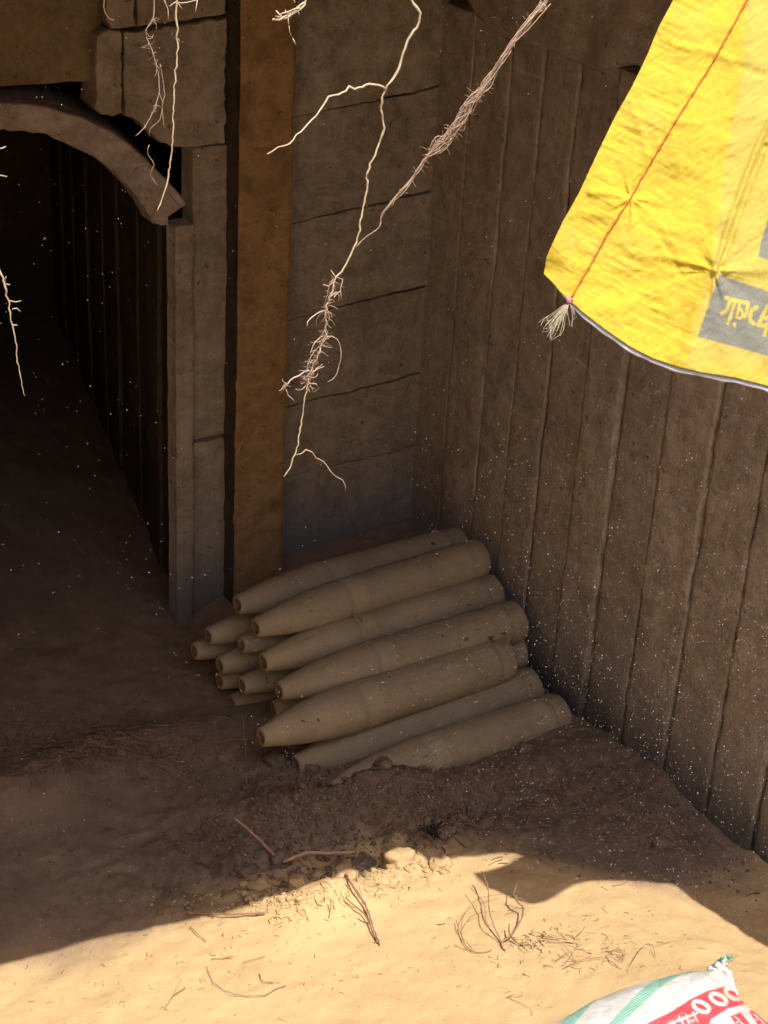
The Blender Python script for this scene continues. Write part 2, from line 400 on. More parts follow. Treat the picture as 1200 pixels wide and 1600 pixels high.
# ------------------------------------------------------------------ facade (plane Y = 0)
bw = tag(empty('panel_wall', (-.22, 0, 0)), 'brown end wall of stacked concrete panels between clay post and board wall', 'wall')
zl = [(-.2, -.2), (.135, .15), (.405, .425), (.628, .662), (.897, .94), (1.175, 1.228), (1.47, 1.52), (1.78, 1.82), (2.1, 2.14), (2.5, 2.5)]
for i in range(len(zl)-1):
    (a0, a1), (b0, b1) = zl[i], zl[i+1]; g = .0035
    def sh(UU, VV, a0=a0, a1=a1, b0=b0, b1=b1, g=g, i=i):
        t = UU/.462; v = VV/1.0
        gg = .0001+.0032*sstep(.05, .9, t)*(.45+.55*(i in (4, 5, 3)))
        lo = a0+(a1-a0)*t+gg+.004*fbm(t*9, a0*7, 0, 3, 13); hi = b0+(b1-b0)*t-gg+.004*fbm(t*9, b0*7, 0, 3, 13)
        return UU, lo+(hi-lo)*v
    # U = +X, V = Z gives N = (0,-1,0)
    panel('panel', M_BACK, (-.462, [.0, .002, -.001, .001, .0, .002, .001, .001, 0][i], 0), (1, 0, 0), (0, 0, 1), .48, 1.0, .07, bw, seed=80, nu=40, nv=24, amp=.004, chip=.003, shape=sh, bev=.0015)
gq = Geo(); box(gq, -.70, .06, .075, .14, -.3, 2.9); gq.build('backing', M_BACK, bw, False)
child_fix(bw)

# post: the front is nearer by its depth, so its edges are measured on that plane
PD = -.075
xl = float(on_y(369, 500, PD)[0]); xr = float(on_y(452, 500, PD)[0])
po = tag(empty('concrete_post', ((xl+xr)/2, 0, 0)), 'orange brown clay smeared upright post in front of the end wall', 'post')
shf = panel('shaft', M_POST, (xl, PD, -.2), (1, 0, 0), (0, 0, 1), xr-xl, 2.7, -PD+.03, po, seed=120, nu=8, nv=90, amp=.0035, chip=.006)
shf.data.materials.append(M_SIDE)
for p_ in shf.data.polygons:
    if p_.normal.x < -.8: p_.material_index = 1  # shade of the post's left side put into a darker material
child_fix(po)

# jamb pieces right of the opening
jm = tag(empty('tunnel_jamb', (-.72, 0, 0)), 'grey brown stepped concrete jamb between tunnel mouth and clay post', 'jamb')
panel('panel', M_JAMB, (-.742, -.004, -.2), (1, 0, 0), (0, 0, 1), .125, .77, .07, jm, seed=130, nv=30, nu=6)
panel('panel', M_JAMB, (-.742, .0, .577), (1, 0, 0), (0, 0, 1), .125, .838, .07, jm, seed=131, nv=34, nu=6)
panel('edge_strip', M_JAMB, (-.803, -.022, -.2), (1, 0, 0), (0, 0, 1), .058, 1.417, .055, jm, seed=132, nv=60, nu=3)
child_fix(jm)
# stepped block above the jamb
def poly_prism(name, mat, pts, y0, y1, parent, rough=.004, seed=0, sub=.005):
    """pts: outline (x,z) on the facade; extruded from y0 (front) to y1; edge subdivided and roughened."""
    out = []
    n = len(pts)
    for i in range(n):
        a_, b_ = np.array(pts[i]), np.array(pts[(i+1) % n]); k = max(1, int(np.linalg.norm(b_-a_)/sub))
        for j in range(k): out.append(a_+(b_-a_)*j/k)
    out = np.array(out)
    out = out+np.stack([fbm(out[:, 0]*50, out[:, 1]*50, 0, 5, seed), fbm(out[:, 0]*50, out[:, 1]*50, 5, 5, seed+9)], -1)*rough
    c = out.mean(0); k = len(out)
    ring0 = [(x, y1, z) for x, z in out]
    ring1 = [(x, y0+.004, z) for x, z in out]
    o2 = out+(c-out)/np.linalg.norm(c-out, axis=1)[:, None]*.003
    ring2 = [(x, y0+.0015*vnoise(x*60, z*60), z) for x, z in o2]
    V = ring0+ring1+ring2; F = []
    for r in (0, 1):
        for i in range(k): j = (i+1) % k; F.append((r*k+i, r*k+j, (r+1)*k+j, (r+1)*k+i))
    F.append(tuple(2*k+i for i in range(k))); F.append(tuple(range(k))[::-1])
    ob = mesh_obj(name, V, F, mat, parent, False); return ob
def fz(l, y=0.0): return [(float(on_y(px, py, y)[0]), float(on_y(px, py, y)[2])) for px, py in l]
lb = tag(empty('lintel_block', (-.82, 0, 1.42)), 'chipped stepped concrete block above the jamb right of the arch', 'block')
poly_prism('block_face', M_JAMB, fz([(191, 178), (216, 190), (232, 206), (246, 222), (262, 226), (285, 229), (349, 221), (351, 28), (300, 36), (191, 50)]), -.012, .08, lb, .004, 3)
poly_prism('step_strip', M_JAMB, fz([(151, 55), (151, 168), (160, 180), (178, 182), (191, 177), (190, 50), (170, 48)], -.03), -.03, .08, lb, .003, 4)
child_fix(lb)
ub = tag(empty('upper_block', (-.82, 0, 1.75)), 'upper concrete block with worn strip, above the chipped lintel block', 'block')
poly_prism('block_face', M_JAMB, fz([(213, 41), (351, 22), (352, -170), (213, -170)]), -.006, .08, ub, .003, 5)
poly_prism('step_strip', M_JAMB, fz([(166, 30), (176, 44), (210, 43), (212, -170), (164, -170)], -.03), -.03, .08, ub, .003, 6)
child_fix(ub)
# the flat brown slab over the arch
sl = empty('roof_slab', (-1.5, .02, 1.62)); tag(sl, 'smooth brown slab spanning above the tunnel arch', 'slab')
def slab_shape(UU, VV): return UU, VV+.0*UU
panel('slab_face', M_SLAB, (-2.6, .02, 1.600), (1, 0, 0), (0, 0, 1), 1.63, .93, .10, sl, seed=140, nu=60, nv=30, amp=.003, chip=.004)
child_fix(sl)

# arch ring traced on the facade plane and mirrored about the crown
def sample(f, n): return np.linspace(0, 1, n)
outer = fz([(288, 322), (270, 300), (250, 279), (225, 252), (200, 230), (175, 212), (150, 199), (125, 188), (100, 180), (70, 172), (40, 167), (8, 166)], -.03)
inner = fz([(243, 350), (230, 335), (215, 311), (200, 291), (180, 270), (160, 252), (130, 236), (100, 222), (80, 214), (60, 209), (30, 205), (8, 204)], -.03)
xc = outer[-1][0]
def full(c): return c+[(2*xc-x, z) for x, z in c[:-1][::-1]]
outer_f, inner_f = full(outer), full(inner)
foot_r = fz([(286, 322), (266, 328), (262, 350)], -.03)[::-1]
av = tag(empty('tunnel_arch', (xc, 0, 1.2)), 'rough grey curved concrete arch ring over the dark tunnel mouth', 'arch')
def resamp(c, n):
    c = np.array(c); d = np.r_[0, np.cumsum(np.linalg.norm(np.diff(c, axis=0), axis=1))]; t = np.linspace(0, d[-1], n)
    return np.stack([np.interp(t, d, c[:, 0]), np.interp(t, d, c[:, 1])], -1)
NA = 220; oc, ic = resamp(outer_f, NA), resamp(inner_f, NA)
def ring(geo, oc, ic, y0, y1, dx=0, rough=.004):
    n = len(oc); cols = []
    prof = [(0, y1, 1.0), (0, y0+.005, .0), (.05, y0, .0), (.35, y0-.001, 0), (.65, y0+.001, 0), (.94, y0, 0), (1, y0+.006, 0), (1, y1, 1.0)]
    V = []
    for i in range(n):
        nz = fbm(i*.22, 3.0, 0, 3, 7)*rough*.5; nz2 = (fbm(i*.16, 9.0, 0, 4, 8)-.2*(fbm(i*.09, 4., 0, 2, 8) > .35))*rough*1.2
        for t, y, _ in prof:
            o_ = oc[i]+(oc[i]-ic[i])*nz*8; i_ = ic[i]-(oc[i]-ic[i])*nz2*8
            p = o_*(1-t)+i_*t; sk = (y-y0)*dx
            V.append((p[0]+sk, y+.0035*fbm(i*.13, t*3, 0, 4, 3), p[1]))
    k = len(prof); F = []
    for i in range(n-1):
        for j in range(k): j2 = (j+1) % k; F.append((i*k+j, i*k+j2, (i+1)*k+j2, (i+1)*k+j))
    F.append(tuple(range(k))); F.append(tuple((n-1)*k+j for j in range(k))[::-1])
    geo.add(V, F)
gq = Geo(); ring(gq, oc+(oc-ic)*.12, ic, -.03, .055); gq.build('ring', M_ARCH, av, False)
# foot of the ring: the lump that drops inside the strip
poly_prism('foot', M_ARCH, fz([(236, 338), (243, 350), (252, 354), (263, 353), (264, 329), (284, 323), (262, 300)], -.034), -.034, .05, av, .002, 9)
child_fix(av)
# vault running back behind the arch, in segments
SK = .2
for k in range(4):
    y0 = .06+k*.62; gq = Geo()
    dz = .006-.004*(k % 2)
    o2 = oc+np.array([SK*y0, dz]); i2 = ic+np.array([SK*y0, dz])
    ring(gq, o2, i2, y0, y0+.61, SK, .003)
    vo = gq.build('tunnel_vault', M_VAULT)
    tag(vo, ['first vault segment close behind the arch ring, dark underside', 'second vault segment back in the dark tunnel', 'third vault segment deep in the dark tunnel', 'last vault segment at the black end of the tunnel'][k], 'vault', 'vault segments of the tunnel')
# inner right wall boards, running back from the jamb with the tunnel's bend
tw = tag(empty('tunnel_side_wall', (-.75, .03, 0)), 'dark side wall of upright boards inside the tunnel, right side', 'wall')
d = np.array([SK, 1.0, 0]); d /= np.linalg.norm(d)
s0 = .0
for i in range(16):
    wd = [.16, .13, .19, .15, .21, .14][i % 6]; O = np.array([-.765, .035, -.1])+d*s0
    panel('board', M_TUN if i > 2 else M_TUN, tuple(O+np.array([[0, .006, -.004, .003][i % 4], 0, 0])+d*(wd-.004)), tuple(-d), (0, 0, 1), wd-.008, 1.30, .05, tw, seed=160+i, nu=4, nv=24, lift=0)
    s0 += wd
child_fix(tw)
tl = tag(empty('tunnel_left_wall', (2*xc+.765, .03, 0)), 'dark side wall inside the tunnel, left side', 'wall')
gq = Geo(); xo = 2*xc+.80
V = []
for y in (-.02, 2.6):
    for x in (xo-.12, xo): V += [(x+SK*y, y, -.1), (x+SK*y, y, 1.32)]
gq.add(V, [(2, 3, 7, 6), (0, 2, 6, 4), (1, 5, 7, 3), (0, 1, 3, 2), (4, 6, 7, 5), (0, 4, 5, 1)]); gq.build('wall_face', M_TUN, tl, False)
child_fix(tl)
lf = tag(empty('left_facade', (-2.3, 0, 0)), 'concrete facade left of the tunnel mouth, outside the view', 'wall')
gq = Geo(); box(gq, -3.6, xo-.01, .0, .1, -.2, 1.60); gq.build('face', M_BACK, lf, False); child_fix(lf)
ew = tag(empty('tunnel_end', (-.8, 2.6, 0)), 'blocked end of the tunnel in darkness', 'wall')
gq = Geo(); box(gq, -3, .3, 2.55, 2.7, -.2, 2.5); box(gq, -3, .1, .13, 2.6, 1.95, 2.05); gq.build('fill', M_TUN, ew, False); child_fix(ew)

# ------------------------------------------------------------------ unseen earth roof, rim shaped to cast the shade edge on the sand
ZR = 2.5
def shift_up(P): return P+SUN*((ZR-P[2])/SUN[2])
rim = [shift_up(pix_ground(px, py, False)) for px, py in BXY]
rimx = np.array([q[0] for q in rim]); rimy = np.array([q[1] for q in rim])
def rim_y(x): return np.interp(x, rimx, rimy)
pts = [(-9, rimy[0]-.3), (-3.4, rimy[0]-.12), (-2.2, rimy[0]-.05)]+[(float(a_), float(b_)) for a_, b_ in zip(rimx, rimy)]+[(.02, rimy[-1]-.02), (.3, -3.3), (9, -3.5)]
pts2 = []
for i in range(len(pts)-1):
    a_, b_ = np.array(pts[i]), np.array(pts[i+1]); k = max(1, int(min(np.linalg.norm(b_-a_), 3)/.02))
    for j in range(k):
        q = a_+(b_-a_)*j/k; pts2.append(q)
pts2.append(np.array(pts[-1])); pts2 = np.array(pts2)
jag = .004*fbm(pts2[:, 0]*18, 0*pts2[:, 0], 0, 3, 51)*(1-sstep(-.5, -.2, pts2[:, 0]))
rows = [(0, 0), (.02, .006), (.10, .05), (.25, .18), (.5, .35), (1.2, .42), (7, .45)]
V, F = [], []; n = len(pts2)
for dy, dz in rows:
    for i, q in enumerate(pts2): V.append((q[0], q[1]+jag[i]+dy, ZR+dz+(.02*vnoise(q[0]*5, dy*5) if .01 < dy else 0)))
for dy in (7, .3, 0.05):
    for i, q in enumerate(pts2): V.append((q[0], q[1]+jag[i]+dy, ZR+(.02 if dy > .1 else 0)))
R = len(rows)+3
for r in range(R):
    r2 = (r+1) % R
    for i in range(n-1): F.append((r*n+i, r*n+i+1, r2*n+i+1, r2*n+i))
ro = mesh_obj('unseen_earth_roof', V, F, M_SOIL); tag(ro, kind='structure')
fl = [shift_up(pix_ground(px, py, False)) for px, py in ((738, 1369), (765, 1362), (795, 1350), (818, 1338), (905, 1374), (900, 1382), (880, 1393), (855, 1408), (830, 1415), (800, 1404), (760, 1388))]  # added unseen plate, cut to cast the shade beside the lit finger
kf = len(fl)
V = [(q[0], q[1], ZR) for q in fl]+[(q[0], q[1], ZR+.006) for q in fl]
F = [tuple(range(kf))[::-1], tuple(kf+i for i in range(kf))]+[(i, (i+1) % kf, kf+(i+1) % kf, kf+i) for i in range(kf)]
rl = mesh_obj('added_shade_flap', V, F, M_SOIL, None, False); tag(rl, kind='structure')
def is_lit(P):
    Q = P+SUN*((ZR-P[2])/SUN[2]); return (Q[1] < rim_y(Q[0])-.01) and Q[0] < 0.0

# ------------------------------------------------------------------ shells
def shell_profile(R, L, r0):
    """(distance from nose, radius)"""
    pr = [(0.0, r0*.62), (0.0, r0*.97), (.004, r0)]
    for i in range(1, 15):
        t = i/14; x = .006+t*L*.35
        pr.append((x, r0+(R-r0)*(1-(1-t)**1.8)))
    xs = L*.35+.006
    pr += [(xs+.003, R*.978), (xs+.007, R*.978), (xs+.010, R), (xs+.05, R), (xs+.052, R*1.008), (xs+.060, R*1.008), (xs+.062, R), (L*.78, R), (L-.080, R), (L-.077, R*1.010), (L-.058, R*1.010), (L-.055, R*.985), (L-.050, R*.985), (L-.047, R*.992), (L-.010, R*.975), (L-.003, R*.95), (L, R*.88), (L, R*.3)]
    return pr
def shell(base, nose, Rr=.0625, r0=.026, label='', seed=0):
    base = np.array(base, float); nose = np.array(nose, float)
    ax = base-nose; L = np.linalg.norm(ax); ax /= L
    pr = shell_profile(Rr, L, r0); sd_ = 40
    V, F = [], []
    for x, r in pr:
        for k in range(sd_):
            t = 2*math.pi*k/sd_
            rr = r*(1+.006*vnoise(x*12+seed*5, math.cos(t)*2, math.sin(t)*2, seed))
            V.append((rr*math.cos(t), rr*math.sin(t), x))
    for i in range(len(pr)-1):
        for k in range(sd_): k2 = (k+1) % sd_; F.append((i*sd_+k, i*sd_+k2, (i+1)*sd_+k2, (i+1)*sd_+k))
    e = len(pr)-1; F.append(tuple(e*sd_+k for k in range(sd_)))
    root = empty('artillery_shell', tuple(nose)); root.rotation_mode = 'QUATERNION'
    root.rotation_quaternion = Vector(ax).to_track_quat('Z', 'Y')
    tag(root, label, 'shell', 'artillery shells stacked against the wall')
    mesh_obj('body', V, F, M_SHELL, root)
    # recessed fuze well
    V, F = [], []
    for x, r in ((0.0005, r0*.66), (.03, r0*.60)):
        for k in range(24): t = 2*math.pi*k/24; V.append((r*math.cos(t), r*math.sin(t), x))
    for k in range(24): k2 = (k+1) % 24; F.append((k, k2, 24+k2, 24+k))
    F.append(tuple(24+k for k in range(24)))
    mesh_obj('fuze_well', V, F, M_HOLE, root)
    return root
def sp(pxb, xb, pxn, xn): return on_x(*pxb, xb), on_x(*pxn, xn)
top = [
 ((717, 853), -.035, (371, 945), -.805, 'dusty brown rearmost shell of the top row, nearest the end wall'),
 ((748, 872), -.060, (399, 981), -.815, 'dusty brown shell second from the back of the top row'),
 ((771, 927), -.045, (411, 1035), -.82, 'dusty brown shell third from the back of the top row'),
 ((807, 970), -.050, (436, 1080), -.82, 'dusty brown shell fourth from the back, just behind the palest'),
 ((787, 1028), -.135, (408, 1152), -.92, 'palest and most exposed shell, its end set back from the wall'),
 ((831, 1073), -.045, (462, 1195), -.81, 'shell just below the palest one, its nose sunk in dark clods'),
 ((871, 1117), -.045, (520, 1236), -.80, 'frontmost lowest shell, half buried in the soil'),
]
i = 0
for pb, xb, pn, xn, lab in top:
    b_, n_ = sp(pb, xb, pn, xn); r_ = [.060, .060, .060, .062, .067, .063, .065][i]
    shell(b_, n_, r_, .0265, lab, i); i += 1
low = [((325, 994), -.86, 'large nose poking out below the rearmost shell at far left'),
       ((303, 1018), -.88, 'leftmost nose of the whole pile, in deep shade'),
       ((368, 970), -.73, 'small nose tip visible just under the rearmost shell'),
       ((377, 1007), -.82, 'nose between the second and third shells of the top row'),
       ((343, 1040), -.86, 'middle layer nose left of the third top shell'),
       ((343, 1064), -.84, 'dim nose under the middle layer, far left'),
       ((378, 1071), -.84, 'middle layer nose left of the fourth top shell'),
       ((362, 1100), -.83, 'bottom layer nose in dark shade above the soil')]
for pn, xn, lab in low:
    n_ = on_x(*pn, xn); b_ = n_+np.array([.765, .075, -.035]); b_[0] = min(b_[0], -.04)
    shell(b_, n_, .056, .0255, lab, i); i += 1
shell((-.025, -.668, .075), (-.775, -.612, .052), .060, .0255, 'artillery shell wedged under the palest one, its base showing at the wall', i)

# ------------------------------------------------------------------ roots hanging in the light from the pit rim
def root_path(pxs, y, r0, r1, geo, wob=.0006, sides=6, dy=0.0):
    P = []
    n = len(pxs)
    for i_, (px, py) in enumerate(pxs):
        P.append(on_y(px, py, y+dy*i_/max(1, n-1)))
    rad = [r0+(r1-r0)*i_/max(1, n-1) for i_ in range(n)]
    tube(geo, P, rad, sides, .004, wob, .10)
def c2(l): return [(350+x/2.4, y/2.4) for x, y in l]
def c4(l): return [(350+x/3, 400+y/3) for x, y in l]
def c1(l): return [(x/3, y/3) for x, y in l]
def rootlets(geo, pxs, y, n, ln, r=.0004):
    A = np.array(pxs, float); d_ = np.r_[0, np.cumsum(np.linalg.norm(np.diff(A, axis=0), axis=1))]
    for _ in range(n):
        t = RNG.uniform(0, d_[-1]); x, yy = np.interp(t, d_, A[:, 0]), np.interp(t, d_, A[:, 1])
        ang = RNG.uniform(0, 2*math.pi); L = RNG.uniform(.3, 1)*ln
        q = [(x, yy)]
        for s_ in range(4):
            ang += RNG.normal(0, .5); x += math.cos(ang)*L/4; yy += math.sin(ang)*L/4+L*.04; q.append((x, yy))
        root_path(q, y+RNG.normal(0, .002), r, r*.5, geo, .0001, 4, RNG.normal(0, .01))
YR = -2.62
main = c2([(702, -60), (705, 0), (735, 65), (685, 165), (660, 255), (605, 335), (590, 400), (597, 500), (545, 630), (530, 740), (512, 830), (490, 925), (440, 1020)])+c4([(525, 100), (500, 190), (480, 250), (475, 350), (440, 460), (400, 560), (385, 620), (360, 790), (335, 930), (280, 1035)])
ra = tag(empty('forked_root', tuple(on_y(*main[0], YR))), 'longest pale root hanging down the middle, forked like lightning', 'root', 'roots hanging from the pit rim')
g_ = Geo(); root_path(main, YR, .0013, .0007, g_, .0007); g_.build('main_root', M_ROOT, ra)
g_ = Geo(); root_path(c2([(605, 335), (580, 318), (545, 315), (520, 325), (490, 335), (468, 328), (445, 350), (395, 360), (375, 388), (360, 410), (345, 435), (315, 465), (290, 492), (270, 505), (245, 540), (205, 550), (185, 568), (162, 578)]), YR, .0012, .0006, g_, .0006, 6, -.03); g_.build('side_root', M_ROOT, ra)
g_ = Geo(); root_path(c4([(340, 932), (362, 925), (385, 905), (410, 920), (430, 945), (465, 965), (500, 1010), (530, 1035), (555, 1050), (565, 1075), (570, 1100)]), YR, .0007, .0004, g_, .0004, 5); g_.build('side_root', M_ROOTF, ra)
g_ = Geo()
for q, r in (([(475, 255), (430, 270), (405, 290), (390, 310), (390, 330)], .0007), ([(480, 380), (505, 376), (530, 388), (545, 430), (548, 470), (530, 550), (505, 580), (485, 590)], .0005),
             ([(400, 535), (350, 560), (310, 580), (290, 608), (265, 630), (285, 622), (300, 650), (330, 680)], .0009), ([(490, 375), (450, 420), (410, 470), (385, 540), (400, 570)], .0008),
             ([(470, 370), (430, 400), (405, 455), (425, 440)], .0006), ([(530, 100), (560, 110), (545, 150), (550, 190)], .0005), ([(465, 135), (490, 138), (520, 120)], .001),
             ([(500, 190), (525, 170), (540, 185), (535, 215)], .0008), ([(515, 195), (545, 165), (552, 205)], .0007), ([(470, 260), (480, 290), (460, 310)], .0006),
             ([(485, 250), (450, 275), (432, 300), (437, 330)], .0006), ([(400, 580), (370, 575), (385, 590), (360, 600)], .0007), ([(395, 600), (430, 600), (445, 620), (420, 638)], .0007),
             ([(400, 560), (440, 530), (470, 518)], .0007), ([(415, 540), (445, 520), (462, 505)], .0006), ([(520, 95), (500, 65)], .0005), ([(515, 110), (495, 130), (480, 200), (470, 250)], .0007)):
    root_path(c4(q), YR, r, r*.5, g_, .0003, 5, RNG.normal(0, .01))
rootlets(g_, c4([(525, 100), (480, 250), (475, 350)]), YR, 30, 22, .0003)
rootlets(g_, c4([(465, 380), (400, 560), (388, 610)]), YR, 60, 20, .0003)
rootlets(g_, c4([(400, 565), (385, 610)]), YR, 26, 20, .0005)
rootlets(g_, c4([(300, 590), (270, 630)]), YR, 8, 14)
g_.build('rootlets', M_ROOTP, ra)
child_fix(ra)
# fuzzy bundle on the diagonal
rb = tag(empty('fibrous_root', tuple(on_y(850, 5, YR))), 'fuzzy brown bundle of fine roots slanting across the board wall', 'root', 'roots hanging from the pit rim')
spine = [(880, -45), (850, 5), (795, 75), (760, 130), (730, 172), (705, 208), (668, 245), (640, 285), (610, 318), (598, 335), (592, 355), (570, 372), (555, 388)]
wid = [3, 5, 4, 7, 10, 11, 3, 3, 2, 2, 1, .6, .4]
g_ = Geo()
for k in range(26):
    i0 = int(RNG.integers(0, 4)); i1 = int(RNG.integers(7, 12)) if k > 3 else 13; i1 = i1 if RNG.random() < .6 else int(RNG.integers(6, 8))
    ph = RNG.uniform(0, 6.28); q = []
    for i_ in range(i0, i1):
        q.append((spine[i_][0]+wid[i_]*RNG.normal(0, .55), spine[i_][1]+wid[i_]*RNG.normal(0, .55)))
        if i_ < i1-1:
            m_ = ((spine[i_][0]+spine[i_+1][0])/2, (spine[i_][1]+spine[i_+1][1])/2); q.append((m_[0]+wid[i_]*RNG.normal(0, .55), m_[1]+wid[i_]*RNG.normal(0, .55)))
    root_path(q, YR+RNG.normal(0, .003), .0005, .0003, g_, .0002, 4)
rootlets(g_, spine[3:7], YR, 60, 26, .0003); rootlets(g_, spine[:4], YR, 20, 18, .0003); rootlets(g_, spine[6:11], YR, 16, 14, .0003)
g_.build('fibres', M_ROOTF, rb)
g_ = Geo(); root_path([(705, 215), (703, 220), (690, 228), (683, 238), (672, 242), (664, 250)], YR, .0008, .0009, g_, .0002, 5); root_path(spine[6:], YR, .0006, .0004, g_, .0003, 5); root_path(spine[:7], YR, .0008, .0007, g_, .0003, 5)
g_.build('main_root', M_ROOTP, rb); child_fix(rb)
# left roots
l1 = c1([(830, -60), (830, 0), (826, 60), (830, 180), (832, 250), (820, 380), (812, 520), (810, 660), (795, 800), (775, 890), (738, 990)])
rc = tag(empty('straight_root', tuple(on_y(*l1[0], -2.5))), 'nearly straight pale root hanging in front of the lintel block', 'root', 'roots hanging from the pit rim')
g_ = Geo(); root_path(l1, -2.5, .0010, .0007, g_, .0005); g_.build('main_root', M_ROOT, rc)
g_ = Geo()
for q in ([(830, 10), (850, 15), (900, 5), (925, 0)], [(835, 15), (855, 45)], [(835, 180), (845, 200)], [(795, 30), (830, 5)], [(770, 0), (785, 40), (788, 95)], [(925, 0), (920, 40), (915, 55)]): root_path(c1(q), -2.5, .0006, .0004, g_, .0002, 4)
g_.build('rootlets', M_ROOTP, rc); child_fix(rc)
l2 = c1([(720, -60), (722, 0), (720, 80), (712, 105), (686, 140), (690, 180), (712, 230), (740, 340), (745, 420), (735, 480), (700, 560), (665, 610), (635, 638)])
rd = tag(empty('curved_root', tuple(on_y(*l2[0], -2.5))), 'thin curved brown root left of the straight one, over the block edge', 'root', 'roots hanging from the pit rim')
g_ = Geo(); root_path(l2, -2.5, .0006, .0004, g_, .0003, 5); rootlets(g_, l2[2:], -2.5, 26, 18, .0003)
for q in ([(750, 300), (770, 420), (760, 520), (772, 600)], [(745, 430), (760, 480), (750, 560), (705, 600), (700, 640)], [(700, 680), (690, 720), (720, 770), (705, 820), (740, 872)], [(490, -20), (485, 30), (500, 75), (535, 95)]): root_path(c1(q), -2.5, .0004, .0003, g_, .0003, 4)
g_.build('main_root', M_ROOTF, rd); child_fix(rd)
re_ = tag(empty('short_root', tuple(on_y(465, 0, YR))), 'short tangled pale root tip at the top edge over the clay post', 'root', 'roots hanging from the pit rim')
g_ = Geo()
for q, r in (([(312, -50), (308, 0), (290, 35), (250, 50), (205, 75), (182, 72)], .0012), ([(300, 10), (260, 45), (225, 68), (195, 40)], .0010), ([(250, 48), (235, 70), (200, 65)], .0009), ([(240, 60), (243, 95)], .0006), ([(265, 10), (262, 0), (270, -40)], .0009), ([(285, 30), (240, 42), (200, 60), (210, 80)], .0007), ([(258, 145), (270, 168)], .0006), ([(243, 95), (248, 125), (258, 145)], .0003)):
    root_path(c2(q), YR, r, r*.7, g_, .0005, 5)
rootlets(g_, c2([(290, 35), (190, 72)]), YR, 16, 12)
g_.build('main_root', M_ROOT, re_); child_fix(re_)
l3 = [(-14, 395), (0, 425), (8, 447), (13, 470), (17, 500), (25, 535), (27, 565), (32, 590), (39, 618)]
rf = tag(empty('edge_root', tuple(on_y(-14, 395, -2.45))), 'pale root with short side hairs at the left edge, before the dark tunnel', 'root', 'roots hanging from the pit rim')
g_ = Geo(); root_path([(-30, 330)]+l3, -2.45, .0013, .0004, g_, .0005); g_.build('main_root', M_ROOT, rf)
g_ = Geo()
for q in ([(3, 440), (10, 432), (8, 442)], [(9, 444), (16, 445)], [(15, 470), (24, 472), (33, 470)], [(19, 483), (26, 482), (32, 487)], [(20, 508), (27, 508)]): root_path(q, -2.45, .0007, .0005, g_, .0002, 4)
g_.build('rootlets', M_ROOTP, rf); child_fix(rf)
for lab, q in (('tiny pale root tip at the left edge, the upper one', [(-40, 215), (-10, 228), (2, 232), (9, 229)]), ('tiny pale root tip at the left edge, the lower one', [(-40, 250), (-10, 270), (0, 274), (11, 276)])):
    rg = tag(empty('root_tip', tuple(on_y(*q[0], -2.45))), lab, 'root', 'roots hanging from the pit rim')
    g_ = Geo(); root_path(q, -2.45, .0009, .0006, g_, .0002, 5); g_.build('main_root', M_ROOT, rg); child_fix(rg)

# ------------------------------------------------------------------ woven plastic: yellow sack at the rim
def seg_dist(px, py, pl):
    best = np.full(px.shape, 1e9)
    for (x0, y0), (x1, y1) in zip(pl[:-1], pl[1:]):
        dx, dy = x1-x0, y1-y0; L2 = dx*dx+dy*dy+1e-9
        t = np.clip(((px-x0)*dx+(py-y0)*dy)/L2, 0, 1)
        best = np.minimum(best, np.hypot(px-x0-t*dx, py-y0-t*dy))
    return best
def inside(px, py, poly):
    r = np.zeros(px.shape, bool); n = len(poly)
    for i_ in range(n):
        x0, y0 = poly[i_]; x1, y1 = poly[(i_+1) % n]
        c = ((y0 > py) != (y1 > py)); r ^= c & (px < (x1-x0)*(py-y0)/((y1-y0) if y1 != y0 else 1e-9)+x0)
    return r
def poly_mask(px, py, poly, soft=1.0):
    d_ = seg_dist(px, py, list(poly)+[poly[0]]); s_ = np.where(inside(px, py, poly), d_, -d_)
    return np.clip(.5+s_/(2*soft), 0, 1)
def curve_eval(c, t):
    c = np.array(c, float); d_ = np.r_[0, np.cumsum(np.linalg.norm(np.diff(c, axis=0), axis=1))]; d_ /= d_[-1]
    return np.stack([np.interp(t, d_, c[:, 0]), np.interp(t, d_, c[:, 1])], -1)
SO = CAM+ray(1000, 300)*1.45
nrm = -ray(1000, 300)/np.linalg.norm(ray(1000, 300))+np.array([0.05, -.1, .06]); nrm /= np.linalg.norm(nrm)
def on_sack(px, py, off=0.0):
    r = ray(px, py) if np.isscalar(px) else (CF+CR*(px[..., None]-600)/FPX-CU*(py[..., None]-800)/FPX)
    t = ((SO-CAM)@nrm)/(r@nrm); P = CAM+(r*t if np.isscalar(px) else r*t[..., None]); return P+nrm*off if np.isscalar(px) else P+nrm*np.asarray(off)[..., None]
Lc = [(1160, -250), (1110, -130), (1052, 0), (1030, 40), (1012, 84), (990, 130), (962, 180), (935, 235), (905, 300), (880, 345), (862, 382), (854, 402), (850, 428)]
Bc = [(850, 428), (862, 440), (875, 455), (890, 470), (915, 492), (950, 518), (985, 542), (1020, 560), (1060, 574), (1100, 583), (1150, 591), (1200, 604), (1260, 625), (1330, 640), (1420, 655)]
Tc = [(1160, -250), (1420, -250)]; Rc = [(1420, -250), (1420, 655)]
ns, nt_ = 300, 380
ss = np.r_[np.linspace(0, .78, 250), np.linspace(.79, 1, 50)]; tt = np.r_[np.linspace(0, .22, 40), np.linspace(.222, 1, 340)]
Lp, Rp = curve_eval(Lc, tt), curve_eval(Rc, tt); Bp, Tp = curve_eval(Bc, ss), curve_eval(Tc, ss)
S_, T_ = np.meshgrid(ss, tt)
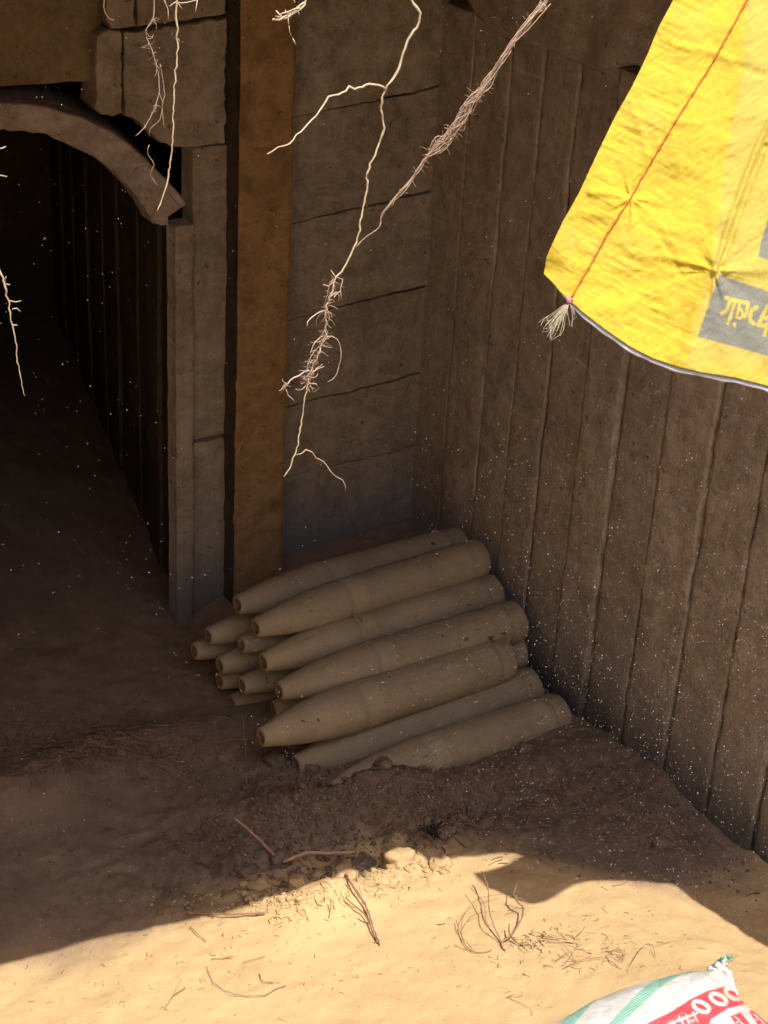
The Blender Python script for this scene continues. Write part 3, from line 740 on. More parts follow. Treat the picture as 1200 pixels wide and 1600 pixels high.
def coons(k):
    return ((1-S_)*Lp[:, k][:, None]+S_*Rp[:, k][:, None]+(1-T_)*Tp[:, k][None]+T_*Bp[:, k][None]
            - ((1-S_)*(1-T_)*Lp[0, k]+S_*(1-T_)*Rp[0, k]+(1-S_)*T_*Bp[0, k]+S_*T_*Rp[-1, k]))
PX, PY = coons(0), coons(1)
seam = [(1268, -180), (1168, 0), (1110, 105), (1056, 188), (1020, 250), (984, 312), (950, 365), (920, 420), (892, 466)]
def ridge(px, py, pl, wd_, h, sharp=1.0): d_ = seg_dist(px, py, pl); return h*np.exp(-(d_/wd_)**(2*sharp))
fold = [(1175, -250), (1160, 100), (1130, 260), (1108, 420), (1085, 500), (1065, 600)]
def fold_x(PY): return np.interp(PY, [p_[1] for p_ in fold], [p_[0] for p_ in fold])
def sack_off(PX, PY):
    star = (1115, 423)
    off = .0034*fbm(PX/95, PY/75, 0, 2, 201)
    off = off + .0010*(1-np.abs(fbm((PX*.9+PY*.43)/70, (PY*.9-PX*.43)/15, 0, 3, 211)))*sstep(1200, 1000, PX)
    off = off + .0007*(1-np.abs(fbm((PX*.8-PY*.6)/38, (PY*.8+PX*.6)/10, 0, 3, 213)))
    off = off + .0005*(1-np.abs(fbm((PX*.5-PY*.86)/36, (PY*.5+PX*.86)/9, 0, 2, 214)))
    off = off + .0002*fbm((PX+PY*.5)/6, (PY-PX*.5)/10, 0, 3, 203)
    ang = np.arctan2(PY-star[1], PX-star[0]); rad_ = np.hypot(PX-star[0], PY-star[1])
    off = off + .0024*vnoise(ang*5+3, rad_/160, 0, 205)*np.exp(-rad_/110)*sstep(2, 20, rad_)
    s2 = (985, 312); ang = np.arctan2(PY-s2[1], PX-s2[0]); rad_ = np.hypot(PX-s2[0], PY-s2[1])
    off = off + .0020*vnoise(ang*4+9, rad_/160, 0, 206)*np.exp(-rad_/70)*sstep(2, 15, rad_)
    off = off + ridge(PX, PY, [(1115, 423), (1135, 360), (1160, 290), (1185, 225), (1210, 175)], 5, .0035)
    off = off - ridge(PX, PY, [(1125, 423), (1146, 362), (1172, 292), (1197, 228)], 5, .0028)
    off = off + ridge(PX, PY, [(1115, 423), (1050, 405), (985, 395)], 6, .0011)
    off = off + ridge(PX, PY, [(1115, 423), (1090, 470), (1070, 540)], 7, .0014)
    for pl_, hh in (([(1035, 60), (1060, 72), (1110, 80), (1150, 98)], .0013), ([(1150, 100), (1172, 112), (1200, 118)], -.0014), ([(925, 300), (960, 305), (985, 312), (1030, 320)], .0014), ([(985, 312), (1010, 335), (1040, 360)], .0012), ([(905, 330), (935, 335), (960, 340)], .0012),
                    ([(985, 315), (1000, 350), (1030, 365), (1060, 420)], -.0010), ([(1060, 190), (1100, 195), (1150, 180)], .0008), ([(985, 160), (1000, 200), (1010, 240)], .0010)):
        off = off + ridge(PX, PY, pl_, 6.5, hh)
    fx = fold_x(PY)
    off = off - np.maximum(0, PX-fx)*.00009*sstep(0, 30, PX-fx)
    off = off - .0012*np.exp(-(seg_dist(PX, PY, seam)/3.5)**2)
    off = off - .010*np.clip(1-np.hypot(PX-850, PY-420)/40, 0, 1)**1.5
    return off
def on_cloth(px, py, d):
    return on_sack(float(px), float(py), float(sack_off(np.array([float(px)]), np.array([float(py)]))[0])+d)
off = sack_off(PX, PY); fx = fold_x(PY)
PS = on_sack(PX, PY, off)
M_YEL, nt, b = mat_new('yellow_woven_plastic')
at = nt.nodes.new('ShaderNodeAttribute'); at.attribute_name = 'print_mask'
at2 = nt.nodes.new('ShaderNodeAttribute'); at2.attribute_name = 'sheen_mask'
U_ = mapping(nt, (1, 1, 1), src='uv')
wv = nt.nodes.new('ShaderNodeTexWave'); wv.inputs['Scale'].default_value = 150; wv.inputs['Distortion'].default_value = 1.5; wv.inputs['Detail'].default_value = 2; wv.bands_direction = 'Y'; nt.links.new(U_, wv.inputs[0])
wv2 = nt.nodes.new('ShaderNodeTexWave'); wv2.inputs['Scale'].default_value = 150; wv2.inputs['Distortion'].default_value = 1.5; wv2.inputs['Detail'].default_value = 2; wv2.bands_direction = 'X'; nt.links.new(U_, wv2.inputs[0])
weave = math_n(nt, 'ADD', wv.outputs['Fac'], math_n(nt, 'MULTIPLY', wv2.outputs['Fac'], .6))
c = mixc(nt, ramp(nt, noise(nt, U_, 9, 5, .65), .3, .7), (.64, .455, .030), (.56, .39, .024))
c = mixc(nt, math_n(nt, 'MULTIPLY', at2.outputs['Fac'], .8), c, (.52, .405, .075))  # sheen of the turned right part put into the colour
dirt = ramp(nt, noise(nt, U_, 4.0, 6, .7), .52, .72)
c = mixc(nt, math_n(nt, 'MULTIPLY', dirt, .25), c, (.55, .42, .18))
pr = math_n(nt, 'MULTIPLY', at.outputs['Fac'], ramp(nt, noise(nt, U_, 260, 3, .7), .18, .45))
c = mixc(nt, pr, c, (.19, .19, .155))
nt.links.new(c, b.inputs['Base Color']); b.inputs['Roughness'].default_value = .5; b.inputs['Specular IOR Level'].default_value = .3
bump(nt, b, [(noise(nt, U_, 20, 6, .7, 1.0), .22, .004), (noise(nt, mapping(nt, (1, 3, 1), src='uv'), 60, 4, .7, .5), .25, .0018), (weave, .45, .0008)])
sk_root = tag(empty('yellow_sack', tuple(on_sack(1160, -250))), 'bright yellow woven plastic sack hanging at the upper right corner', 'sack')
idx = np.arange(PX.size).reshape(PX.shape)
Fq = np.stack([idx[:-1, :-1], idx[1:, :-1], idx[1:, 1:], idx[:-1, 1:]], -1).reshape(-1, 4)
sk = mesh_obj('cloth', PS.reshape(-1, 3), Fq, M_YEL, sk_root)
box_ = [(1123, 429), (1090, 526), (1180, 551), (1260, 574), (1300, 480), (1200, 454)]
pm = poly_mask(PX, PY, box_, 1.2)
pm = np.maximum(pm, poly_mask(PX, PY, [(1191, 378), (1186, 401), (1230, 416), (1260, 330), (1205, 330)], 1.2))
def k5(l): return [(880+x/3.75, 380+y/3.75) for x, y in l]
strokes = [(k5([(958, 322), (1015, 338), (1088, 352)]), 2.9), (k5([(978, 335), (968, 372), (952, 398), (928, 412)]), 2.4), (k5([(1005, 345), (988, 410), (967, 472)]), 2.4),
           (k5([(1038, 345), (1026, 395), (1018, 435)]), 2.1), (k5([(1018, 438), (1042, 440), (1056, 412), (1044, 388), (1034, 378)]), 1.9), (k5([(1088, 352), (1080, 395), (1066, 430)]), 2.4), (k5([(1006, 472), (1008, 484)]), 2.2),
           (k5([(1140, 378), (1112, 392), (1098, 425), (1102, 455), (1122, 472)]), 2.9), (k5([(1205, 372), (1180, 420), (1150, 482)]), 2.7), (k5([(1150, 482), (1185, 488), (1215, 470)]), 2.7), (k5([(1172, 430), (1195, 445), (1215, 430)]), 2.2), (k5([(1202, 500), (1188, 540)]), 2.4),
           (k5([(1230, 400), (1300, 420)]), 3), (k5([(1260, 410), (1240, 500)]), 2.6)]
for s_, wd_ in strokes:
    pm = pm*np.clip(.5+(seg_dist(PX, PY, s_)-wd_*1.05)/1.4, 0, 1)
def add_attr(me, name, arr):
    a_ = me.attributes.new(name, 'FLOAT', 'POINT'); a_.data.foreach_set('value', arr.reshape(-1).astype(np.float32))
add_attr(sk.data, 'print_mask', pm); add_attr(sk.data, 'sheen_mask', sstep(-2, 6, PX-fx)*(1-.8*sstep(0, 40, PX-fx)*sstep(560, 590, PY)))
def add_uv(me, u, v, sc_=1.0):
    uv = me.uv_layers.new(name='UVMap'); vi = np.empty(len(me.loops), np.int32); me.loops.foreach_get('vertex_index', vi)
    uv.data.foreach_set('uv', np.stack([u.reshape(-1)[vi]*sc_, v.reshape(-1)[vi]*sc_], -1).reshape(-1).astype(np.float32))
ca, sa = math.cos(math.radians(16)), math.sin(math.radians(16))
add_uv(sk.data, (PX*ca+PY*sa)/600, (-PX*sa+PY*ca)/600)
sm = sk.modifiers.new('thickness', 'SOLIDIFY'); sm.thickness = .0008; sm.offset = -1
M_LIN = simple('white_lining', (.58, .58, .61), (.46, .46, .5), scale=30)
M_THR = simple('orange_thread', (.50, .16, .03), (.36, .10, .02), scale=300, bs=.5)
M_KNOT = simple('pink_thread', (.75, .25, .25), (.6, .2, .2), scale=200)
M_FRAY = simple('frayed_fibre', (.62, .54, .38), (.45, .38, .25), scale=100)
# lining: a doubled hem showing below and behind the yellow
hem_t = np.linspace(.03, 1, 220); hb = curve_eval(Bc, hem_t)
V, F = [], []
for i_, (x, y) in enumerate(hb):
    k_ = 7.0*sstep(0.03, .16, hem_t[i_])*(1+.25*vnoise(hem_t[i_]*30, 1, 0, 4))+.8
    for dpx, dpy, o_ in ((1, -14, -.004), (-.1*k_, .15*k_, -.0035), (-.35*k_, .75*k_, -.002), (-.45*k_, 1.0*k_, -.004), (-.3*k_, .7*k_, -.008), (0, -10, -.009)):
        V.append(on_cloth(x+dpx, y+dpy, o_))
for i_ in range(len(hb)-1):
    for j in range(6): j2 = (j+1) % 6; F.append((i_*6+j, i_*6+j2, (i_+1)*6+j2, (i_+1)*6+j))
mesh_obj('lining', V, F, M_LIN, sk_root)
g_ = Geo(); sp_ = curve_eval(seam, np.linspace(0, 1, 120))
tube(g_, [on_cloth(x, y, .0008+.0004*(-1)**i_) for i_, (x, y) in enumerate(sp_)], .00085, 5, .003, .0002, .12); g_.build('seam_thread', M_THR, sk_root)
g_ = Geo()
for k in range(6): tube(g_, [on_sack(886+RNG.normal(0, 1.5), 462+RNG.normal(0, 2), .002), on_sack(890+RNG.normal(0, 3), 467+RNG.normal(0, 2), .005), on_sack(892+RNG.normal(0, 2), 473+RNG.normal(0, 1.5), .002)], .0009, 5, .002)
g_.build('knot', M_KNOT, sk_root)
g_ = Geo()
for k in range(46):
    ex, ey = 864+RNG.normal(0, 8), 508+RNG.normal(0, 10)
    if k > 38: ex, ey = 893+RNG.normal(0, 8), 492+RNG.normal(0, 6)
    q = [on_sack(889+RNG.normal(0, 1), 472, .001), on_sack((889*.6+ex*.4)+RNG.normal(0, 2.5), (472*.6+ey*.4)+RNG.normal(0, 2), .003+RNG.normal(0, .002)), on_sack(ex, ey, .002+RNG.normal(0, .006)), on_sack(ex+RNG.normal(-3, 5), ey+RNG.normal(6, 5), .002+RNG.normal(0, .006))]
    tube(g_, q, .00018, 4, .006, .0002)
g_.build('frayed_end', M_FRAY, sk_root)
child_fix(sk_root)

# ------------------------------------------------------------------ printed sandbag, lower right
bag_px = [(820, 1640), (836, 1612), (852, 1597), (885, 1578), (912, 1562), (945, 1545), (985, 1532), (1030, 1521), (1075, 1512), (1110, 1510), (1130, 1506), (1143, 1520), (1152, 1545), (1168, 1562), (1200, 1590), (1250, 1630), (1300, 1700), (1310, 1790), (1240, 1850), (1050, 1870), (900, 1800), (840, 1710)]
ZB = float(pix_ground(1000, 1600, False)[2])
outl = np.array([on_z(px, py+14, ZB+.03)[:2] for px, py in bag_px])
cen = outl.mean(0)
nr, na = 110, 320
oo = np.array(list(outl)+[outl[0]]); d_ = np.r_[0, np.cumsum(np.linalg.norm(np.diff(oo, axis=0), axis=1))]; ta = np.linspace(0, d_[-1], na, endpoint=False)
ring_xy = np.stack([np.interp(ta, d_, oo[:, 0]), np.interp(ta, d_, oo[:, 1])], -1)
V = []; rr = np.linspace(0, 1, nr)**.8
def bag_pt(xy, f, r_):
    h = .075*(1-r_**2.6)**.65
    z = ZB+.028+h+.004*fbm(xy[..., 0]*14, xy[..., 1]*14, 0, 3, 301)*(1-r_**4)
    return z
XY = cen+(ring_xy[None]-cen)*rr[:, None, None]
Zt = ZB+.028+.075*(1-rr[:, None]**2.6)**.65+(.0045*fbm(XY[..., 0]*13, XY[..., 1]*13, 0, 4, 301)+.002*fbm(XY[..., 0]*50, XY[..., 1]*22, 0, 3, 305))*(1-rr[:, None]**6)
TopP = np.concatenate([XY, Zt[..., None]], -1)
rb_ = rr[:-1][::-1][::4]
XYb = cen+(ring_xy[None]-cen)*rb_[:, None, None]*.98
Zb = ZB+.028-.075*(1-rb_[:, None]**2.6)**.6+0*XYb[..., 0]
AllP = np.concatenate([TopP, np.concatenate([XYb, Zb[..., None]], -1)], 0)
nrr = AllP.shape[0]; idx = np.arange(nrr*na).reshape(nrr, na); ix2 = np.roll(idx, -1, axis=1)
Fq = np.stack([idx[:-1], idx[1:], ix2[1:], ix2[:-1]], -1).reshape(-1, 4)
M_BAG, nt, b = mat_new('white_woven_plastic')
ag = nt.nodes.new('ShaderNodeAttribute'); ag.attribute_name = 'green_mask'; ar = nt.nodes.new('ShaderNodeAttribute'); ar.attribute_name = 'red_mask'
U_ = mapping(nt, (1, 1, 1), src='uv')
c = mixc(nt, ramp(nt, noise(nt, U_, 6, 6, .7), .35, .7), (.62, .62, .62), (.47, .46, .44))
dd = ramp(nt, noise(nt, U_, 3, 5, .7), .55, .68); c = mixc(nt, math_n(nt, 'MULTIPLY', dd, .6), c, (.60, .49, .34))
chk = nt.nodes.new('ShaderNodeTexChecker'); chk.inputs['Scale'].default_value = 150; nt.links.new(mapping(nt, (1, 1, 1), (0, 0, .6), src='uv'), chk.inputs['Vector'])
c = mixc(nt, math_n(nt, 'MULTIPLY', ag.outputs['Fac'], math_n(nt, 'ADD', math_n(nt, 'MULTIPLY', chk.outputs['Fac'], .55), .42)), c, (.10, .40, .30))
c = mixc(nt, math_n(nt, 'MULTIPLY', ar.outputs['Fac'], ramp(nt, noise(nt, U_, 170, 3, .7), .15, .4)), c, (.58, .06, .08))
nt.links.new(c, b.inputs['Base Color']); b.inputs['Roughness'].default_value = .5
wv = nt.nodes.new('ShaderNodeTexWave'); wv.inputs['Scale'].default_value = 120; wv.inputs['Distortion'].default_value = 1.0; wv.bands_direction = 'Y'; nt.links.new(U_, wv.inputs[0])
bump(nt, b, [(noise(nt, mapping(nt, (1, 3, 1), (0, 0, .5), src='uv'), 16, 5, .65, .6), .45, .006), (wv.outputs['Fac'], .35, .0006)])
bag_root = tag(empty('sandbag', (float(cen[0]), float(cen[1]), ZB-.04)), 'white woven sandbag with green stripes and red print at the lower right', 'sandbag')
bag = mesh_obj('bag_cloth', AllP.reshape(-1, 3), Fq, M_BAG, bag_root)
dv = AllP-CAM; zz = dv@CF; BX, BY = 600+FPX*(dv@CR)/zz, 800-FPX*(dv@CU)/zz
def kb(l): return [(820+x/3.158, 1450+y/3.158) for x, y in l]
gm = np.maximum(poly_mask(BX, BY, kb([(390, 500), (480, 400), (590, 290), (700, 220), (790, 190), (880, 195), (870, 215), (770, 232), (690, 275), (590, 365), (500, 450), (440, 560)])), 0)
gm = np.maximum(gm, poly_mask(BX, BY, kb([(120, 540), (200, 445), (300, 350), (380, 310), (470, 272), (400, 318), (330, 375), (290, 420), (215, 510), (170, 560)])))
rm = poly_mask(BX, BY, kb([(520, 520), (620, 462), (720, 415), (820, 350), (900, 310), (990, 288), (1030, 300), (1110, 370), (1060, 382), (1000, 400), (920, 450), (880, 560)]))
def oval(cx, cy, a_, b_, th, n=20):
    return [(cx+a_*math.cos(t)*math.cos(th)-b_*math.sin(t)*math.sin(th), cy+a_*math.cos(t)*math.sin(th)+b_*math.sin(t)*math.cos(th)) for t in np.linspace(0, 2*math.pi, n)]
for cx, cy in ((870, 388), (955, 350), (1030, 325)):
    rm = rm*np.clip(.5+(seg_dist(BX, BY, kb(oval(cx, cy, 42, 21, .45)))-3.0)/1.5, 0, 1)
for s_, wd_ in (([(700, 480), (760, 455), (850, 420)], 2.2), ([(720, 455), (745, 490)], 1.8), ([(762, 440), (785, 480)], 1.8), ([(795, 430), (812, 470)], 1.8), ([(830, 415), (850, 460)], 1.8), ([(800, 462), (835, 455)], 1.8)):
    rm = rm*np.clip(.5+(seg_dist(BX, BY, kb(s_))-wd_*.7)/1.4, 0, 1)
for poly in ([(1015, 435), (1065, 415), (1150, 520), (1090, 560)], [(1105, 410), (1150, 400), (1240, 490), (1190, 540)], [(700, 545), (850, 478), (960, 560), (900, 640), (700, 640)]):
    rm = np.maximum(rm, poly_mask(BX, BY, kb(poly)))
for s_ in ([(1040, 440), (1060, 455), (1045, 468)], [(1065, 465), (1085, 480)], [(1060, 480), (1080, 500), (1100, 495)], [(1130, 425), (1150, 440), (1140, 455)], [(1160, 450), (1180, 470)], [(1170, 480), (1195, 478)]):
    rm = rm*np.clip(.5+(seg_dist(BX, BY, kb(s_))-1.1)/1.2, 0, 1)
topm = np.zeros(BX.shape); topm[:nr-4] = 1
add_attr(bag.data, 'green_mask', gm*topm); add_attr(bag.data, 'red_mask', rm*topm*(1-gm))
add_uv(bag.data, AllP[..., 0]*1.6, AllP[..., 1]*1.6)
# tied ear and its green frayed threads
g_ = Geo()
def ong(px, py, z): return on_z(px, py, z)
e0 = ong(1112, 1520, ZB+.05); e1 = ong(1127, 1506, ZB+.062); e2 = ong(1136, 1497, ZB+.075)
tube(g_, [e0, e1, e2], [.014, .010, .006], 10, .004, .0015, .12)
tube(g_, [ong(1120, 1512, ZB+.06), ong(1137, 1520, ZB+.06), ong(1144, 1538, ZB+.05), ong(1153, 1554, ZB+.04)], [.007, .006, .005, .003], 8, .004, .001, .15)
g_.build('tied_ear', M_BAG, bag_root)
g_ = Geo()
for k in range(14):
    tube(g_, [ong(1124+RNG.normal(0, 4), 1500+RNG.normal(0, 2), ZB+.072), ong(1133+RNG.normal(0, 4), 1497+RNG.normal(0, 3), ZB+.078), ong(1140+RNG.normal(0, 4), 1496+RNG.normal(0, 3), ZB+.075)], .0007, 4, .004, .0008)
g_.build('green_threads', simple('green_thread', (.05, .30, .2)), bag_root)
child_fix(bag_root)

# ------------------------------------------------------------------ twigs, sticks and stems on the soil
def gp(px, py, up_=0.0):
    P = pix_ground(px, py, True)
    if up_:
        r = ray(px, py); P = CAM+r*((P[2]+up_)-CAM[2])/r[2]
    return P
def twig(name, label, paths, mat, cat='twig', group='twigs lying on the sandy soil', ups=None, jit=.0006, sides=6):
    g_ = Geo(); first = gp(*paths[0][0][0])
    for pp, r0, r1 in paths:
        n_ = len(pp); hs = [.003 + (q[2] if len(q) > 2 else 0) for q in pp]
        P = [gp(q[0], q[1], hs[i_]) for i_, q in enumerate(pp)]
        tube(g_, P, [.72*(r0+(r1-r0)*i_/(n_-1)) for i_ in range(n_)], sides, .008, jit, .12)
    root = empty(name, tuple(first)); g_.build('stem', mat, root); child_fix(root)
    tag(root, label, cat, group); return root
def k3(l): return [(300+q[0]/3, 1180+q[1]/3)+tuple(q[2:]) for q in l]
def k4(l): return [(650+q[0]/3, 1280+q[1]/3)+tuple(q[2:]) for q in l]
def k2(l): return [(q[0]/2.667, 1150+q[1]/2.667)+tuple(q[2:]) for q in l]
twig('broken_stick', 'pinkish brown bent stick lying in shade above the sunlit mound', [(k3([(430, 500, .02), (480, 478, .03), (545, 458, .035), (650, 460, .035), (765, 454, .03)]), .0060, .0052)], M_PINK)
twig('broken_stick', 'reddish stick slanting down to the dark hollow left of the bent stick', [(k3([(200, 295, .03), (260, 345, .02), (320, 398, .015), (400, 480, .015)]), .0040, .0058)], M_PINK)
twig('broken_stick', 'short pale stick end left of the slanting reddish stick', [(k3([(40, 320, 0), (90, 295, .005), (145, 270, .01)]), .0015, .0024)], M_TWIG)
twig('broken_stick', 'long thin stick at the left edge of the sunlit sand, half in shade', [(k3([(-30, 738, .01), (90, 742, .012), (200, 745, .01), (290, 742, .006), (345, 738, .004)]), .0022, .0036)], M_TWIG)
twig('forked_twig', 'dark forked twig on the bright sand below the bent stick', [(k3([(715, 550, .02), (740, 590, .015), (800, 680, .012), (825, 730, .01), (850, 810, .008), (880, 890, .004)]), .0042, .0020), (k3([(720, 665, .01), (760, 705, .01), (810, 745, .01), (835, 800, .008), (872, 880, .002)]), .0024, .0024), (k3([(812, 690, .012), (822, 745, .01)]), .002, .002), (k3([(855, 878, .003), (880, 865, .004)]), .0012, .001)], M_TWIGD)
twig('uprooted_shrub', 'dark branching shrub root standing at the edge of the sunlit sand', [
    (k4([(455, 350, .05), (480, 390, .045), (500, 405, .04), (500, 450, .03), (470, 510, .02), (445, 545, .012), (400, 580, .005), (415, 612, .0)]), .0030, .0030),
    (k4([(500, 405, .04), (478, 395, .045), (470, 370, .05)]), .0022, .0015), (k4([(500, 455, .03), (515, 440, .035)]), .0016, .001), (k4([(440, 545, .012), (435, 510, .02), (438, 488, .025)]), .0024, .002),
    (k4([(445, 550, .01), (470, 580, .006), (500, 590, .004), (530, 585, .004)]), .0026, .0018), (k4([(455, 350, .05), (468, 320, .055), (470, 285, .06)]), .0018, .0010), (k4([(440, 365, .04), (490, 372, .04), (520, 385, .03)]), .0018, .001), (k4([(430, 430, .02), (470, 415, .03), (500, 420, .035)]), .0012, .001)], M_TWIGD, 'shrub')
twig('dry_stem', 'two long thin stems arching up from the shrub root', [
    (k4([(255, 320, .03), (300, 370, .04), (322, 410, .04), (325, 470, .03), (360, 530, .015), (400, 578, .003)]), .0010, .0018), (k4([(308, 245, .06), (330, 290, .06), (338, 350, .05), (345, 430, .035), (370, 510, .015), (402, 575, .003)]), .0018, .0018)], M_TWIG, 'stem')
twig('dry_stem', 'looped thin stem on the sand left of the shrub root', [
    (k4([(400, 352, .02), (340, 360, .03), (280, 380, .035), (240, 420, .03), (215, 480, .02), (212, 540, .01), (235, 590, .005), (270, 622, .003), (320, 625, .003), (355, 612, .003)]), .0008, .0014), (k4([(370, 432, .015), (300, 440, .02), (250, 465, .02), (220, 510, .012)]), .0008, .0012), (k4([(180, 590, 0), (220, 605, .003), (275, 622, .003)]), .0008, .0008), (k4([(190, 475, .01), (210, 540, .008), (265, 610, .004)]), .0009, .0012)], M_TWIG, 'stem')
twig('straw_stick', 'pair of pale straw sticks right of the shrub root', [(k4([(540, 522, .012), (620, 545, .01), (740, 575, .006)]), .0026, .0020), (k4([(575, 565, .006), (660, 570, .006), (748, 578, .004)]), .0022, .0018), (k4([(600, 530, .02), (680, 552, .015), (745, 572, .005)]), .0014, .0014)], M_STRAW)
twig('dry_stem', 'small curly twig spray above the sandbag, left one', [(k4([(650, 665, .005), (690, 640, .01), (715, 625, .01)]), .0012, .0012), (k4([(690, 700, .002), (740, 675, .006), (790, 655, .01), (870, 650, .006)]), .0013, .001), (k4([(680, 690, .002), (720, 650, .01), (745, 605, .015), (710, 590, .01)]), .001, .0008), (k4([(740, 560, .01), (775, 525, .015), (790, 505, .02)]), .0014, .001), (k4([(695, 590, .01), (730, 640, .01), (755, 680, .005)]), .0009, .0008)], M_TWIGD, 'stem')
twig('dry_stem', 'small curly twig spray above the sandbag, right one', [(k4([(1000, 688, .002), (1030, 640, .01), (1050, 610, .012), (1085, 585, .015), (1110, 600, .01), (1125, 650, .004)]), .0014, .0009), (k4([(890, 640, .004), (915, 665, .006), (935, 680, .005)]), .0013, .0012), (k4([(900, 625, .008), (940, 640, .01), (970, 665, .005), (975, 610, .012)]), .001, .0009), (k4([(935, 620, .01), (965, 625, .01), (965, 650, .008), (940, 648, .006)]), .0011, .0009), (k4([(1085, 582, .004), (1140, 588, .006), (1190, 575, .004)]), .0008, .0006)], M_TWIGD, 'stem')
twig('dry_stem', 'tiny reddish curl lying alone on the open sand', [(k4([(425, 835, .003), (455, 820, .008), (475, 830, .006), (500, 822, .008), (490, 805, .01)]), .0016, .0010), (k4([(440, 838, .002), (500, 865, .003), (540, 890, .003), (545, 920, .002)]), .001, .0007)], M_PINK, 'stem')
twig('upright_stalk', 'two thin pale dry stalks standing before the shell noses', [([(378, 1112, .0), (383, 1160, .0), (386, 1215, .0), (387, 1228, 0)], .0012, .0012), ([(410, 1168, .0), (403, 1195, .0), (396, 1222, .0)], .0010, .0008)], M_ROOTP, 'stalk')
twig('upright_stalk', 'thin pale stem slanting to the sunlit knob', [(k3([(755, 278, .01), (790, 310, .01), (850, 345, .01), (910, 385, .008), (960, 420, .004)]), .0011, .0011)], M_TWIG, 'stalk')
twig('upright_stalk', 'short thin stem between stalks and the slanting reddish stick', [(k3([(382, 165, .01), (368, 220, .006), (350, 290, .003)]), .0010, .0008)], M_TWIG, 'stalk')
twig('upright_stalk', 'faint thin stem rising above the bent pinkish stick', [(k3([(580, 440, .01), (620, 390, .01), (680, 350, .008)]), .0009, .0007)], M_TWIG, 'stalk')
twig('dry_stem', 'thin curved stem on the sand at lower left centre', [(k2([(860, 960, .002), (885, 1020, .003), (945, 1065, .004), (1010, 1080, .004), (1100, 1080, .004), (1140, 1058, .003), (1190, 1040, .002)]), .0008, .0012), (k2([(1080, 990, .003), (1095, 1020, .005), (1140, 1028, .003)]), .0013, .0011)], M_TWIGD, 'stem')
twig('dry_stem', 'small dark three branched twig on the sand at the lower left', [(k2([(685, 1138, .002), (715, 1090, .005), (735, 1072, .006), (772, 1047, .003)]), .0013, .0012), (k2([(722, 1078, .004), (755, 1012, .003)]), .0009, .0007)], M_TWIGD, 'stem')
twig('dry_stem', 'short brown chip of stem at the far left of the lit sand', [(k2([(255, 990, .002), (272, 965, .003)]), .0014, .001)], M_TWIGD, 'stem')
twig('dry_stem', 'brown bent straw bit just below the left sunlit edge', [(k2([(790, 795, .003), (820, 820, .005), (860, 855, .003)]), .0014, .0012)], M_TWIG, 'stem')
twig('dry_stem', 'brown stem bit lying left of the faint straw strands', [(k2([(880, 930, .002), (930, 925, .003), (975, 915, .006)]), .0013, .0013)], M_TWIG, 'stem')
twig('dry_stem', 'faint straw strand above the thin curved stem', [(k2([(1010, 945, .004), (1060, 930, .004), (1105, 918, .003)]), .0009, .0009)], M_TWIG, 'stem')
# stems in the dark litter ridge at left
def kd(l): return [(q[0]/3, 1000+q[1]/3)+tuple(q[2:]) for q in l]
twig('dry_stem', 'curved stems lying on the dark litter ridge at the left', [(kd([(430, 405, .02), (500, 392, .02), (560, 400, .02), (600, 435, .015), (660, 460, .01), (730, 468, .008), (785, 448, .012)]), .0016, .0020), (kd([(520, 460, .01), (600, 475, .008), (680, 485, .004)]), .0014, .0012)], M_TWIG, 'stem')
twig('upright_stalk', 'faint upright stem at the right end of the dark litter ridge', [(kd([(800, 310, .06), (815, 390, .03), (812, 470, .0)]), .0010, .0010)], M_TWIG, 'stalk')
g_ = Geo(); pc = gp(682, 1304)  # black strands added in place of a dark hole
for _ in range(90):
    a_ = RNG.uniform(0, 6.28); l_ = RNG.uniform(.015, .045); st = pc+np.array([RNG.normal(0, .012), RNG.normal(0, .010), RNG.uniform(-.004, .009)])
    q = [st]
    for k in range(3):
        a_ += RNG.normal(0, .7); n2 = q[-1]+np.array([math.cos(a_)*l_/3, math.sin(a_)*l_/3, RNG.normal(0, .006)]); q.append(n2)
    tube(g_, q, RNG.uniform(.0008, .0022), 5, .006)
rcl = empty('dark_hole_strands', tuple(pc)); g_.build('fibres', simple('black_strands', (.03, .024, .024), (.05, .04, .035)), rcl); child_fix(rcl)
tag(rcl, 'black tangled strands for the dark hole behind the sunlit knob', 'added strands')
# small straw and root litter
g_ = Geo(); g2 = Geo()
def litter(n, cx, cy, sx, sy, geo, r=.0009, L=.03, ymin=0):
    for _ in range(n):
        px, py = RNG.normal(cx, sx), RNG.normal(cy, sy)
        if px < -60 or px > 1250 or py > 1640: continue
        P = pix_ground(px, py, True)
        if P[0] > -.02: continue
        a_ = RNG.uniform(0, 6.28); l_ = L*RNG.uniform(.3, 1.2); q = []
        for k in range(3):
            x, y = P[0]+math.cos(a_)*l_*k/2, P[1]+math.sin(a_)*l_*k/2; a_ += RNG.normal(0, .4)
            if x > -.01: x = -.01
            q.append(np.array([x, y, float(gz_fast(x, y))+.0015+abs(RNG.normal(0, .002))]))
        tube(geo, q, r*RNG.uniform(.5, 1.4), 4, .012)
litter(70, 420, 1420, 50, 12, g_, .0009, .022); litter(45, 560, 1395, 50, 12, g_, .0009, .022); litter(70, 850, 1478, 60, 18, g_, .0008, .022)
litter(110, 500, 1500, 330, 60, g_, .0005, .012); litter(45, 830, 1470, 11, 7, g_, .0016, .018); litter(60, 230, 1540, 150, 35, g_, .0006, .012)
tag(g_.build('straw_litter', M_STRAW), kind='stuff', label='pale chopped straw and root bits scattered on the sand', cat='litter')
